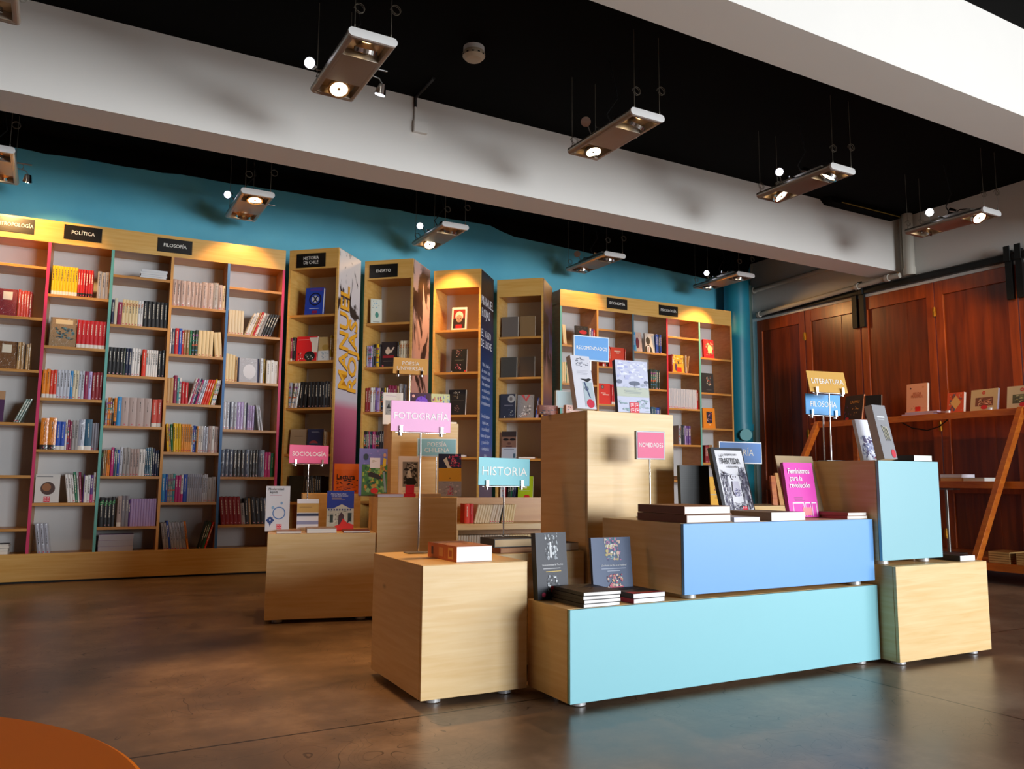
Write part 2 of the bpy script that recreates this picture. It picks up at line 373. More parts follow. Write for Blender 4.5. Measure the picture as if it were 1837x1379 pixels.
# ------------------------------------------------------------------ folding doors on the right wall
leaf_edges = [7.50, 6.72, 5.94, 5.05, 4.22, 3.38, 2.55, 1.70, 0.85]
for i in range(8):
    y1, y0 = leaf_edges[i], leaf_edges[i + 1]
    y1 -= 0.006; y0 += 0.006
    dm = MB(); X0, X1 = XW - 0.012, XW + 0.035
    st = 0.085
    dm.box(X0, X1, y0, y0 + st, 0.015, 2.865).box(X0, X1, y1 - st, y1, 0.015, 2.865)
    for z0, z1 in ((0.015, 0.16), (0.70, 0.82), (2.72, 2.865)): dm.box(X0, X1, y0 + st, y1 - st, z0, z1)
    d = dm.build('door_%d' % (i + 1), DOORW, bevel=0.003)
    tag(d, 'red-brown wooden folding door leaf, %s from the blue pipe' % ('first second third fourth fifth sixth seventh eighth'.split()[i]), 'door', kind='structure')
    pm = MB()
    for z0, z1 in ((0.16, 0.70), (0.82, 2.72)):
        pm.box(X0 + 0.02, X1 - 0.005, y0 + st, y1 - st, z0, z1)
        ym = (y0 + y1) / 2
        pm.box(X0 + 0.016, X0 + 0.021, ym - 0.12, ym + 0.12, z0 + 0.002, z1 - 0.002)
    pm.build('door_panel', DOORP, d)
    if i % 2 == 0:
        for zc in (2.55, 1.37, 0.3):
            MB().tube([(XW - 0.022, y0 - 0.006, zc - 0.05), (XW - 0.022, y0 - 0.006, zc + 0.05)], 0.009).box(XW - 0.0165, XW - 0.013, y0 - 0.025, y0 + 0.02, zc - 0.045, zc + 0.045).build('hinge', BRASS, d)
    else:
        MB().box(XW - 0.05, XW - 0.013, y0 + 0.012, y0 + 0.072, 2.53, 3.0).build('hanger_strap', BLACKM, d)
    if i and i % 2 == 0:
        MB().box(XW - 0.05, XW - 0.013, y1 - 0.072, y1 - 0.012, 2.53, 3.0).build('hanger_strap', BLACKM, d)
t = thing('door_rail', TM(XW - 0.05, 4.2, 2.93), 'black iron sliding rail above the wooden folding doors', 'rail')
MB().box(-0.02, 0.048, -3.35, 3.25, -0.03, 0.03).build('rail', BLACKM, t, bevel=0.004)
MB().box(-0.022, 0.03, -3.35, 3.25, 0.03, 0.040).build('rail_cap', mat('dusty_iron', '#3b3a36', 0.8), t)
for yy in (1.68, -0.04, 0.06, -1.7):
    MB().box(-0.034, -0.02, yy - 0.03, yy + 0.03, -0.04, 0.11).build('roller_bracket', BLACKM, t, bevel=0.006)

# pipes
t = thing('drain_pipe', TM(7.752, 5.27, 3.01), 'white vertical pipe where the middle beam meets the plaster wall', 'pipe')
MB().tube([(0, 0, 0.0), (0, 0, 0.635)], 0.055, 16).build('pipe', PIPEW, t)
MB().tube([(0, 0, -0.03), (0, 0, 0.05)], 0.062, 16).build('pipe_socket', PIPEW, t)
MB().tube([(0.03, 0.10, 0.05), (0.03, 0.10, 0.62)], 0.012, 8).build('thin_conduit', PIPEW, t)
t = thing('water_pipe', TM(7.685, 5.27, 2.955), 'thin grey-white pipe sloping down along the top of the doors', 'pipe')
MB().tube([(0, 0.07, 0.03), (0, 0.2, 0.035), (0, 2.10, -0.042)], 0.028, 12).build('pipe', PIPEW, t)
for yy, zz in ((0.22, 0.034), (0.6, 0.019), (2.06, -0.04)):
    MB().tube([(0, yy - 0.02, zz), (0, yy + 0.02, zz)], 0.038, 12).build('coupling', PIPEW, t)
t = thing('water_pipe', TM(7.75, 7.54, 3.26), 'white pipe rising at the corner and running up under the beam', 'pipe')
MB().tube([(0, 0, -0.26), (0, 0, -0.04), (0, -0.03, 0.0), (0, -1.35, 0.035), (0, -1.79, 0.06)], 0.03, 12).build('pipe', PIPEW, t)
MB().tube([(0, -0.03, 0.0), (0, -0.08, 0.003)], 0.042, 12).build('coupling', PIPEW, t)
t = thing('column_pipe', TM(7.33, 7.36, 0), 'thick blue painted column pipe in the corner beside the last bookcase', 'pipe')
MB().tube([(0, 0, 0.0), (0, 0, 3.3)], 0.155, 28).build('pipe', BLUEPIPE, t)
MB().tube([(0, 0, 3.3), (0, 0, 3.645)], 0.155, 28).build('black_painted_top', BLACKC, t)
MB().tube([(0, 0, 1.42), (0, 0, 1.5)], 0.166, 28).build('collar', BLUEPIPE, t)
MB().tube([(-0.06, -0.15, 1.36), (-0.085, -0.185, 1.36)], 0.072, 24).build('round_cover', PALEDOT, t)
t = tag(MB().tube([(0, 0, 0), (0, 0, 3.3)], 0.07, 16).build('downpipe', mat('dull_green_paint', '#4e665f', 0.5), None, TM(7.60, 7.46, 0)), 'dull green pipe between the blue column and the doors', 'pipe')

# smoke detector and junction box
t = thing('smoke_detector', TM(2.24, 4.57, 3.65), 'round cream smoke detector on the black ceiling', 'smoke detector')
MB().tube([(0, 0, 0), (0, 0, -0.03)], 0.07, 24).build('base', WHITEC, t)
pr = [(0.068, -0.03), (0.074, -0.045), (0.074, -0.065), (0.055, -0.085), (0.03, -0.092)]
mb = MB()
for (r0, z0), (r1, z1) in zip(pr, pr[1:]): mb.tube([(0, 0, z0), (0, 0, z1)], r0, 24, r2=r1)
mb.build('dome', mat('cream_plastic', '#cfc3ab', 0.5), t)
mb = MB()
for k in range(12):
    a = k * math.pi / 6; mb.box(-0.007, 0.007, -0.0765, -0.073, -0.063, -0.055, M=Matrix.Rotation(a, 4, 'Z'))
mb.build('vent', BLACKR, t)
t = thing('junction_box', TM(2.21, 5.42, 3.415), 'small white junction box fixed to the beam below the ceiling', 'junction box')
MB().box(-0.055, 0.055, -0.035, 0, -0.045, 0.045).build('box', WHITEP, t, bevel=0.004)
MB().tube([(-0.04, -0.012, 0.04), (-0.04, -0.012, 0.15)], 0.010, 8).build('conduit', WHITEP, t)
MB().tube([(-0.04, -0.012, 0.15), (-0.04, -0.012, 0.228), (-0.04, -0.35, 0.228)], 0.012, 8).build('black_conduit', BLACKR, t)

# ------------------------------------------------------------------ books
LOGO = '#d8203a'
def dot_rect(mb, x0, z0, x1, z1, y, c): mb.poly([(x0, y, z0), (x1, y, z0), (x1, y, z1), (x0, y, z1)], c)
def ell(mb, cx, cz, rx, rz, y, c, n=14, ph=0.0):
    mb.poly([(cx + rx * math.cos(2 * math.pi * k / n + ph), y, cz + rz * math.sin(2 * math.pi * k / n + ph)) for k in range(n)], c)
_bm = {}
def spine_mesh(T, H, D, col, opt):
    key = (T, H, D, col, opt)
    if key in _bm: return _bm[key]
    c = lin(col); page = lin('#e9e2cf'); mb = MB()
    rnd = random.Random(zlib.crc32(repr((round(T * 1e4), round(H * 1e4), col, opt)).encode()))
    cv = 0.0015
    # rounded spine, boards, page block
    segs = [(0, H, c)]
    if 'w' in opt: segs = [(0, H * 0.14, lin('#e9e4da')), (H * 0.14, H, c)]
    if 'd' in opt: segs = [(0, H * 0.15, lin('#2a2018')), (H * 0.15, H, c)]
    if 'p' in opt: segs = [(0, H * 0.3, lin('#d23a86')), (H * 0.3, H, c)]
    prof = [(0, 0.004), (T * 0.22, 0.0008), (T * 0.5, 0), (T * 0.78, 0.0008), (T, 0.004)]
    for z0, z1, cc in segs:
        for (xa, ya), (xb, yb) in zip(prof, prof[1:]):
            mb.add([(xa, ya, z0), (xb, yb, z0), (xb, yb, z1), (xa, ya, z1)], [(0, 1, 2, 3)], cc)
    mb.add([(xa, ya, H) for xa, ya in prof] + [(0, 0.006, H), (T, 0.006, H)], [(5, 0, 1, 2, 3, 4, 6)], c)
    mb.box(0, cv, 0.004, D, 0, H, c).box(T - cv, T, 0.004, D, 0, H, c)
    mb.box(cv, T - cv, 0.005, D - 0.003, 0.001, H - 0.003, page)
    lum = c[0] * 0.3 + c[1] * 0.6 + c[2] * 0.1
    ink = lin('#f1ead8') if lum < 0.28 else lin('#3a3432')
    if 'k' not in opt and T > 0.009:
        w_ = min(T * 0.16, 0.0022); z = H * (0.9 - rnd.random() * 0.06); end = H * (0.36 + rnd.random() * 0.2)
        while z > end:
            l = H * rnd.uniform(0.03, 0.11); dot_rect(mb, T * 0.5 - w_, z - l, T * 0.5 + w_, z, -0.0004, ink); z -= l + H * 0.014
    if 's' in opt:
        for k in range(4):
            dot_rect(mb, T * 0.12, H * (0.2 + 0.19 * k), T * 0.88, H * (0.24 + 0.19 * k + 0.02 * (k % 2)), -0.0006, lin(('#3d7fb0', '#c25a2a', '#2f8d7c', '#8a3f86')[k]))
    if 'm' in opt:
        for k in range(2): mb.poly([(T * 0.12, -0.0006, H * (0.72 + .07 * k)), (T * 0.88, -0.0006, H * (0.80 + .07 * k)), (T * 0.88, -0.0006, H * (0.83 + .07 * k)), (T * 0.12, -0.0006, H * (0.75 + .07 * k))], lin('#d9762b' if lum > .2 else '#46c06a'))
    if 'l' in opt or (T > 0.012 and 'w' not in opt and rnd.random() < 0.6):
        rr_ = min(T * 0.3, 0.004); dot_rect(mb, T * 0.5 - rr_, H * 0.04, T * 0.5 + rr_, H * 0.04 + 2 * rr_, -0.0007, lin('#c8304a' if lum > .15 else '#d8a0a8'))
    me = mb.mesh('book', [BOOKG if 'g' in opt else BOOKM]); _bm[key] = me
    return me

_fm = {}
def volume_mesh(W, H, T, col, spine=None, hard=False, pages='#efeadd', gloss=False):
    """a book standing face-out: front cover at y=0, spine on the -x side"""
    key = (round(W, 4), round(H, 4), round(T, 4), col, spine, hard, pages, gloss)
    if key in _fm: return _fm[key]
    c = lin(col); s_ = lin(spine or col); pg = lin(pages); mb = MB()
    cv = 0.0028 if hard else 0.0012; ins = 0.004 if hard else 0.0006
    cv = min(cv, T * 0.2)
    mb.box(-W / 2, W / 2, 0, cv, 0, H, c).box(-W / 2, W / 2, T - cv, T, 0, H, c)
    mb.box(-W / 2, -W / 2 + cv, cv, T - cv, 0, H, s_)
    mb.box(-W / 2 + cv, W / 2 - ins, cv, T - cv, ins, H - ins, pg)
    me = mb.mesh('book', [BOOKG if gloss else BOOKM]); _fm[key] = me
    return me
def art(o, W, H, spec, seed=1):
    """print on the front cover: spec in fractions of the cover"""
    if not spec: return
    mb = MB(); rnd = random.Random(seed); y = -0.0004; n = 0
    X = lambda f: -W / 2 + f * W
    Z = lambda f: f * H
    for it in spec:
        k = it[0]; y -= 0.00012
        if k == 'r': dot_rect(mb, X(it[1]), Z(it[2]), X(it[3]), Z(it[4]), y, lin(it[5])); n += 1
        elif k == 'e': ell(mb, X(it[1]), Z(it[2]), it[3] * W, it[4] * H, y, lin(it[5]), 20); n += 1
        elif k == 'ring':
            q = 30
            for j in range(q):
                a0, a1 = 2 * math.pi * j / q, 2 * math.pi * (j + 1) / q; r0 = it[3] * W; r1 = r0 * it[4]
                mb.poly([(X(it[1]) + r0 * math.cos(a0), y, Z(it[2]) + r0 * math.sin(a0)), (X(it[1]) + r0 * math.cos(a1), y, Z(it[2]) + r0 * math.sin(a1)),
                         (X(it[1]) + r1 * math.cos(a1), y, Z(it[2]) + r1 * math.sin(a1)), (X(it[1]) + r1 * math.cos(a0), y, Z(it[2]) + r1 * math.sin(a0))], lin(it[5]))
            n += 1
        elif k == 'poly': mb.poly([(X(a), y, Z(c_)) for a, c_ in it[1]], lin(it[2])); n += 1
        elif k == 'p':   # busy picture: many small strokes inside a rectangle
            x0, z0, x1, z1, cols, cnt = it[1:7]
            for j in range(cnt):
                rx = rnd.uniform(0.02, 0.10) * (x1 - x0) * W; rz = rnd.uniform(0.02, 0.09) * (z1 - z0) * H
                cx = X(x0) + rx + rnd.random() * ((x1 - x0) * W - 2 * rx); cz = Z(z0) + rz + rnd.random() * ((z1 - z0) * H - 2 * rz)
                y -= 0.000012
                q = rnd.randint(4, 7); ell(mb, cx, cz, rx, rz, y, lin(rnd.choice(cols)), q, rnd.random() * 3)
            n += 1
        elif k == 'lines':  # small text lines
            x0, z1, x1, cnt, c = it[1:6]
            for j in range(cnt):
                zz = Z(z1) - j * 0.0062; dot_rect(mb, X(x0) + (rnd.random() * 0.06 if cnt > 1 else 0) * W, zz - 0.0026, X(x1) - rnd.random() * 0.18 * W, zz, y, lin(c))
            n += 1
        elif k == 'logo':
            cx, cz, s = X(it[1]), Z(it[2]), it[3] * W; dot_rect(mb, cx - s, cz - s, cx + s, cz + s, y, lin(LOGO))
            for a in (-1, 1):
                for c_ in (-1, 1):
                    u, v = cx + a * s * 0.48, cz + c_ * s * 0.48; h_ = s * 0.34; t_ = s * 0.09
                    dot_rect(mb, u - h_, v + h_ - t_, u + h_, v + h_, y - .0001, lin('#f6dfe2')); dot_rect(mb, u - h_, v - h_, u - h_ + t_, v + h_, y - .0001, lin('#f6dfe2'))
                    dot_rect(mb, u - h_ * .2, v - t_, u + h_, v + t_, y - .0001, lin('#f6dfe2'))
            n += 1
    if n: mb.build('cover_print', BOOKM, o)
    y -= 0.0004
    for it in spec:
        if it[0] == 't':
            txt, cx, cz, size, c = it[1:6]; xs = it[6] if len(it) > 6 else 1.0
            letter(o, txt, X(cx), Z(cz), y, size, c, xs, it[7] if len(it) > 7 else 0.0, name='title')
BOOKS = []     # (object, area measure, is_shelf)
CAMP = Vector((0, 0, 0.8))
def reg(o, a, b2, shelf):
    BOOKS.append([o, a * b2 / max(0.3, (o.matrix_world.translation - CAMP).length_squared), shelf]); return o
def face_book(M, W, H, T, col, label, spec=(), lean=0.0, spine=None, hard=False, gloss=False, pages='#efeadd', name='book', cat='book', group=None, seed=1):
    """M: place of the middle of the front bottom edge on its support"""
    a = R_(lean)
    me = volume_mesh(W, H, T, col, spine, hard, pages, gloss)
    o = link(name, me, None, None)
    o.matrix_world = M @ Matrix.Translation((0, 0, T * math.sin(a) + 0.0008)) @ Matrix.Rotation(-a, 4, 'X')
    tag(o, label, cat, group); art(o, W, H, spec, seed)
    if name == 'book': reg(o, W, H, False)
    return o
def flat_book(M, W, H, T, col, label, spec=(), spine=None, hard=False, pages='#f3efe6', group=None, seed=1, gloss=False):
    """lying flat: W across, H away from the viewer; M: middle of its near bottom edge"""
    me = volume_mesh(W, H, T, col, spine, hard, pages, gloss)
    o = link('book', me, None, None)
    o.matrix_world = M @ Matrix.Translation((0, 0, T + 0.0005)) @ Matrix.Rotation(R_(-90), 4, 'X')
    tag(o, label, 'book', group); art(o, W, H, spec, seed); reg(o, W, T, False)
    return o

CN = {'#e8b820': 'yellow', '#f0c010': 'yellow', '#c81e28': 'red', '#d4202c': 'red', '#8e8478': 'grey-brown', '#e88020': 'orange', '#e2541c': 'orange-red', '#d8d2c4': 'cream', '#2a50b0': 'blue', '#8a1850': 'plum',
      '#a01830': 'crimson', '#1c1c20': 'black', '#16181c': 'black', '#1d2440': 'navy', '#b8a8a0': 'mauve-grey', '#e6dcc0': 'ivory', '#2c3a30': 'dark green', '#1f8a5c': 'green'}
ORD = 'zeroth first second third fourth fifth sixth seventh eighth ninth tenth eleventh twelfth thirteenth fourteenth fifteenth sixteenth seventeenth eighteenth nineteenth twentieth twenty-first twenty-second twenty-third twenty-fourth twenty-fifth twenty-sixth twenty-seventh twenty-eighth twenty-ninth thirtieth thirty-first thirty-second thirty-third thirty-fourth'.split()
PAL = dict(Y=('#f2c314', 'yellow'), R=('#cc1f26', 'red'), r=('#e23a1e', 'vermilion red'), O=('#ee8a1c', 'orange'), o=('#f0a040', 'light orange'), C=('#e3d6b8', 'cream'), c=('#d9cdbb', 'pale cream'), I=('#f0d7a4', 'ivory'),
           W=('#e9e7e4', 'white'), w=('#c9ccd6', 'silver white'), S=('#a9adbc', 'silver'), G=('#a39e9c', 'grey'), g=('#8a8892', 'dark grey'), M=('#b7a29c', 'mauve grey'), B=('#2450b8', 'blue'), b=('#2f8fd0', 'light blue'),
           N=('#1d2746', 'navy'), K=('#17181b', 'black'), k=('#2a2c30', 'charcoal'), P=('#8f1a48', 'plum'), p=('#c22a78', 'magenta'), V=('#5b2f86', 'purple'), v=('#b9a2d8', 'lilac'), F=('#1f7d55', 'green'), f=('#263a2c', 'dark green'),
           T=('#34607a', 'slate teal'), t=('#3fa0a0', 'teal'), E=('#8f2028', 'crimson'), D=('#c9a06a', 'tan'), d=('#a07a4c', 'brown'), L=('#47536b', 'slate blue'), e=('#b9bfd0', 'pale blue grey'), H=('#d04a38', 'brick red'), q=('#7c8f86', 'grey green'), y=('#a88a28', 'olive yellow'))
SHELFREC = []
def row(FR, x0, x1, z, seq, where, group, y0=0.03, D=0.15, unit='row', n0=0):
    """fill one shelf: seq of tokens 'Y*7:18:225:w', '_:40' gap, or a face-out dict / flat-stack dict. FR: frame matrix"""
    x = x0 + 0.004; n = n0; pang = 0.0; rnd = random.Random(int(z * 1000 + x0 * 777 + len(seq)))
    # widen the spines a little when the row is meant to be packed full
    fixed = 0.006; sp_ = 0.0; pa = 0.0
    for tk in seq:
        if isinstance(tk, dict): fixed += tk['w'] + 0.006; continue
        p_ = tk.split(':')
        if p_[0] == '_': fixed += float(p_[1]) / 1000; continue
        q = int(p_[0].split('*')[1]) if '*' in p_[0] else 1
        an = 0.0
        if len(p_) > 3:
            for L_, sg in (('R', 1), ('L', -1)):
                if L_ in p_[3]: an = sg * float(p_[3][p_[3].index(L_) + 1:])
        sp_ += q * float(p_[1]) / 1000 / math.cos(R_(an)); fixed += max(0.0, float(p_[2]) / 1000 * (math.sin(R_(pa)) - math.sin(R_(an)))) + q * 0.0007; pa = an
    fixed += max(0.0, 0.22 * math.sin(R_(pa)))
    K = (x1 - x0 - fixed) / sp_ if sp_ else 1.0
    if K > 1.36 or K < 0.7: K = 1.0 if K > 1 else 0.85
    for tk in seq:
        if isinstance(tk, dict):
            if pang > 0: x += 0.2 * math.sin(R_(pang))
            pang = 0.0
            if tk['k'] == 'face':
                W, H, T = tk['w'], tk['h'], tk.get('t', 0.02)
                x += W / 2
                face_book(FR @ Matrix.Translation((x, tk.get('y', y0 + 0.01), z)) @ Matrix.Rotation(R_(tk.get('rz', 0)), 4, 'Z'), W, H, T, tk['c'], tk['label'], tk.get('art', ()), tk.get('lean', 6), tk.get('spine'), tk.get('hard', False), tk.get('gloss', False), seed=int(x * 999) & 255, pages=tk.get('pages', '#efeadd'))
                x += W / 2 + 0.006
            else:
                zz = z
                for j, (cc, T) in enumerate(tk['books']):
                    col, nm = PAL[cc]
                    dx = rnd.uniform(-0.006, 0.006)
                    flat_book(FR @ Matrix.Translation((x + tk['w'] / 2 + dx, y0, zz)), tk['w'], 0.15, T, col, '%s flat book, %s from the bottom of its stack, %s' % (nm, ORD[j + 1], where), spine=col, pages=tk.get('pages', col), group=group)
                    zz += T + 0.0006
                x += tk['w'] + 0.01
            continue
        p_ = tk.split(':')
        if p_[0] == '_': x += float(p_[1]) / 1000; continue
        cc = p_[0]; cnt = 1
        if '*' in cc: cc, q = cc.split('*'); cnt = int(q)
        T = round(float(p_[1]) / 1000 * K * 0.995, 5); H = float(p_[2]) / 1000; opt = p_[3] if len(p_) > 3 else ''
        ang = 0.0
        for L_ in ('R', 'L'):
            if L_ in opt: i_ = opt.index(L_); ang = float(opt[i_ + 1:]) * (1 if L_ == 'R' else -1); opt = opt[:i_]
        col, nm = PAL[cc]
        ex = H * (math.sin(R_(pang)) - math.sin(R_(ang)))
        if ex > 0: x += ex
        pang = ang
        for j in range(cnt):
            n += 1; a = R_(ang)
            H_ = H if cnt > 3 else H + rnd.choice((0, -0.004, 0.003))
            H_ = round(H_, 4)
            if x + T / math.cos(a) + max(0.0, H_ * math.sin(a)) > x1 + 0.002: return n
            me = spine_mesh(T, H_, D, col, opt)
            o = link('book', me, None, None)
            step = T / max(0.3, math.cos(a)) + 0.0007
            if ang > 0:   Mx = Matrix.Translation((x + step, 0, 0.0006)) @ Matrix.Rotation(a, 4, 'Y') @ Matrix.Translation((-T, 0, 0))
            elif ang < 0: Mx = Matrix.Translation((x, 0, 0.0006)) @ Matrix.Rotation(a, 4, 'Y')
            else:         Mx = Matrix.Translation((x, 0, 0.0006))
            dy = rnd.uniform(-0.004, 0.004) if cnt < 5 else rnd.uniform(-0.001, 0.001)
            o.matrix_world = FR @ Matrix.Translation((0, y0 + dy, z)) @ Mx
            size = 'thin ' if T < 0.011 else ('thick ' if T > 0.029 else '')
            tag(o, '%s%s spine, %s from the %s' % (size, nm, ORD[min(n, 34)], where), 'book', group)
            reg(o, T, H_, True)
            x += step
    return n

# ------------------------------------------------------------------ bookcases
ROWA = [2.44, 2.03, 1.62, 1.21, 0.81, 0.41]
ROWB = [2.23, 1.82, 1.41, 1.01, 0.60]
def bookcase(label, M, edges, cols, depth, edge_mats, ztop=2.82, low=0.22):
    """edges: upright centres; cols: list of shelf heights per column; edge_mats: paint on each upright's front edge"""
    t = thing('bookcase', M, label, 'bookcase')
    x0, x1 = edges[0] - 0.01, edges[-1] + 0.01
    MB().box(x0, x1, 0, 0.02, 2.64, ztop).build('header_board', BIRCHS, t, bevel=0.002)
    MB().box(x0, x1, 0.02, depth, 2.655, 2.675).build('top_board', INNER, t)
    MB().box(x0, x1, 0, 0.02, 0.015, low).build('base_board', BIRCHS, t, bevel=0.002)
    MB().box(x0, x1, 0.03, depth, 0.0, 0.03).build('plinth', BLACKM, t)
    MB().box(x0, x1, 0.02, depth, low - 0.03, low - 0.008).build('deck_board', INNER, t)
    MB().box(x0, x1, depth, depth + 0.008, 0.03, 2.82).build('back_panel', BACKW, t)
    for e_, em in zip(edges, edge_mats):
        um = MB().box(e_ - 0.01, e_ + 0.01, 0.006, depth, low - 0.008, 2.655)
        if e_ in (edges[0], edges[-1]): um = MB().box(e_ - 0.01, e_ + 0.01, 0.0202, depth, low - 0.008, 2.815).box(e_ - 0.01, e_ + 0.01, 0.006, 0.0202, low, 2.64)
        u = um.build('upright', INNER, t)
        MB().box(e_ - 0.0105, e_ + 0.0105, 0.0, 0.006, low, 2.64).build('edge_band', em[0], u)['label'] = em[1] + ' painted front edge'
    for i, zs in enumerate(cols):
        for z in zs:
            MB().box(edges[i] + 0.01, edges[i + 1] - 0.01, 0.004, depth, z - 0.022, z).build('shelf', INNER, t, bevel=0.0015)
    return t
def plaque(FR, x, z, txt, label, w_=0.27, h_=0.117):
    t = thing('section_plaque', FR @ Matrix.Translation((x, -0.0008, z)), label, 'sign', 'black section plaques on the bookcases')
    MB().box(-w_ / 2, w_ / 2, -0.005, 0, -h_ / 2, h_ / 2).build('plaque', mat('plaque_black', '#17130f', 0.3, var=0.02), t)
    letter(t, txt, 0, 0, -0.0056, 0.042, '#f2efe6', 0.92 if len(txt) < 12 else 0.82)
    return t
LF = TM(-0.512, 7.24, 0, math.degrees(math.atan2(7.138 - 7.24, 1.669 + 0.512)))
LE = [-0.55, -0.10, 0.35, 0.80, 1.25, 1.70, 2.165]
bookcase('long birch bookcase under the antropologia, politica and filosofia plaques', LF, LE, [ROWB, ROWA, ROWB, ROWA, ROWB, ROWA], 0.32,
         [(OCHREE, 'ochre'), (TEALE, 'teal'), (PINKE, 'pink'), (TEALE, 'teal'), (OCHREE, 'ochre'), (BLUEE, 'blue'), (PINKE, 'pink')])
plaque(LF, 0.095, 2.745, 'ANTROPOLOGÍA', 'brown-black plaque reading ANTROPOLOGÍA on the bookcase header', 0.28)
plaque(LF, 0.575, 2.742, 'POLÍTICA', 'black plaque reading POLÍTICA on the bookcase header')
plaque(LF, 1.26, 2.732, 'FILOSOFÍA', 'black plaque reading FILOSOFÍA on the bookcase header')
RF = TM(4.546, 7.117, 0, math.degrees(math.atan2(7.037 - 7.117, 6.901 - 4.546)))
RE = [0.01, 0.47, 0.94, 1.41, 1.88, 2.36]
bookcase('birch bookcase under the economia and psicologia plaques, beside the blue pipe', RF, RE, [ROWB, ROWA, ROWB, ROWA, ROWB], 0.34,
         [(TEALE, 'teal'), (OCHREE, 'ochre'), (SLATEE, 'slate'), (REDE, 'red'), (TEALE, 'teal'), (OCHREE, 'ochre')])
plaque(RF, 0.725, 2.735, 'ECONOMÍA', 'black plaque reading ECONOMÍA on the bookcase header')
plaque(RF, 1.43, 2.728, 'PSICOLOGÍA', 'black plaque reading PSICOLOGÍA on the bookcase header')

UF = []
ulabels = ['angled birch shelf tower under the historia de chile plaque', 'angled birch shelf tower under the ensayo plaque',
           'angled birch shelf tower with a plain header and blue text panel', 'angled birch shelf tower with two pairs of plain grey-brown books']
UW, UD = 0.48, 0.455
for i in range(4):
    FRu = TM(1.690 + 0.70 * i, 7.125, 0, -43.3); UF.append(FRu)
    t = thing('shelf_tower', FRu, ulabels[i], 'bookcase', 'angled shelf towers between the long bookcases')
    MB().box(0.02, UW - 0.02, 0, 0.02, 2.64, 2.82).build('header_board', BIRCHS, t)
    MB().box(0.02, UW - 0.02, 0, 0.02, 0.015, 0.22).build('base_board', BIRCHS, t)
    MB().box(0.02, UW - 0.02, 0.02, UD - 0.1, 2.655, 2.675).build('top_board', INNER, t)
    MB().box(0.02, UW - 0.02, 0.02, UD - 0.1, 0.19, 0.212).build('deck_board', INNER, t)
    for x0 in (0.0, UW - 0.02):
        s_ = MB().box(x0, x0 + 0.02, 0.0, UD, 0.0, 2.82).build('side_panel', BIRCHS, t, bevel=0.0015)
    MB().box(0.02, UW - 0.02, UD - 0.1, UD - 0.09, 0.03, 2.82).build('back_panel', BACKW, t)
    for z in ROWB: MB().box(0.02, UW - 0.02, 0.004, UD - 0.1, z - 0.022, z).build('shelf', INNER, t, bevel=0.0015)
    mbm = MB().box(0, 0.003, 0.014, UD - 0.004, 0.02, 2.815)
    p = mbm.build('printed_panel', mural('mural_print_%d' % i, i), t, Matrix.Translation((UW, 0, 0)))
    Rz = Matrix.Rotation(R_(90), 4, 'Z')
    def side_text(txt, yy, z, size, c, xs=1.0, up=False, bold=0.0, extr=0.0006, off=0.0036):
        me = text_mesh(txt, size, xs, bold, extr).copy(); me.materials.clear(); me.materials.append(txtmat(c))
        Mx = Matrix.Translation((off, yy, z)) @ Rz
        if up: Mx = Mx @ Matrix.Rotation(R_(-90), 4, 'Y')
        return link('lettering', me, p, Mx)
    if i == 0:
        # a round pink hill printed at the foot of the photograph; raised yellow letters over it, their drop shadow painted as dark copies
        side_text('MANUEL', 0.150, 2.035, 0.24, '#5a3a30', 1.0, True, 0.007, 0.002, 0.0040)
        side_text('ROJAS', 0.332, 1.890, 0.24, '#5a3a30', 1.0, True, 0.007, 0.002, 0.0040)
        side_text('MANUEL', 0.146, 2.04, 0.24, '#f4ae2c', 1.0, True, 0.004, 0.004, 0.0072)
        side_text('ROJAS', 0.328, 1.895, 0.24, '#f4ae2c', 1.0, True, 0.004, 0.004, 0.0072)
    if i == 2:
        side_text('MANUEL', 0.225, 2.52, 0.125, '#eceaf2', 0.85); side_text('ROJAS', 0.175, 2.40, 0.125, '#eceaf2', 0.85)
        side_text('EL VASO', 0.19, 2.20, 0.105, '#eceaf2', 0.85); side_text('DE LECHE', 0.20, 2.10, 0.105, '#eceaf2', 0.82)
        pars = ['Miró, dudó y', 'de nuevo, bajó', 'hacia el muelle.', 'Era temprano', 'no tenía prisa', 'a toda hora y', 'tranquilamente', '', 'Sentía hambre', 'desde ayer,', 'recordaba el', 'humo del vapor', 'y sonrió al ir', 'caminando a', 'casa.', '', 'El vaso']
        for k_, ln in enumerate(pars):
            if ln: side_text(ln, 0.20, 1.90 - 0.062 * k_, 0.052, '#c9d2ea', 0.95)
HFR = UF
def uplaque(i, txt, label):
    return plaque(UF[i], 0.215 if i == 0 else 0.19, 2.717, txt, label, 0.28, 0.125)
uplaque(0, 'HISTORIA\nDE CHILE', 'black plaque reading HISTORIA DE CHILE on the first tower')
uplaque(1, 'ENSAYO', 'black plaque reading ENSAYO on the second tower')

# ---- contents of the long bookcase (frame LF)
def fc(c, w_, h_, label, art_=(), **k): return dict(k='face', c=c, w=w_, h=h_, label=label, art=art_, **k)
def fs(w_, books, **k): return dict(k='flat', w=w_, books=books, **k)
G_ = 'books standing on the long bookcase'
def cell(col, rowi, seq, indent=0.0):
    zs = (ROWB, ROWA, ROWB, ROWA, ROWB, ROWA)[col]
    zs = list(zs) + [0.212]
    up = ['', 'pink upright', 'pink upright', 'teal upright', 'ochre upright', 'blue upright'][col]
    wh = '%s, %s shelf down' % (up, ORD[rowi + 1]) if rowi < len(zs) - 1 else '%s, bottom deck' % up
    if col == 1: wh = wh.replace('pink upright', 'antropologia column')
    row(LF, LE[col] + 0.01 + indent, LE[col + 1] - 0.01, zs[rowi], seq, wh, G_)
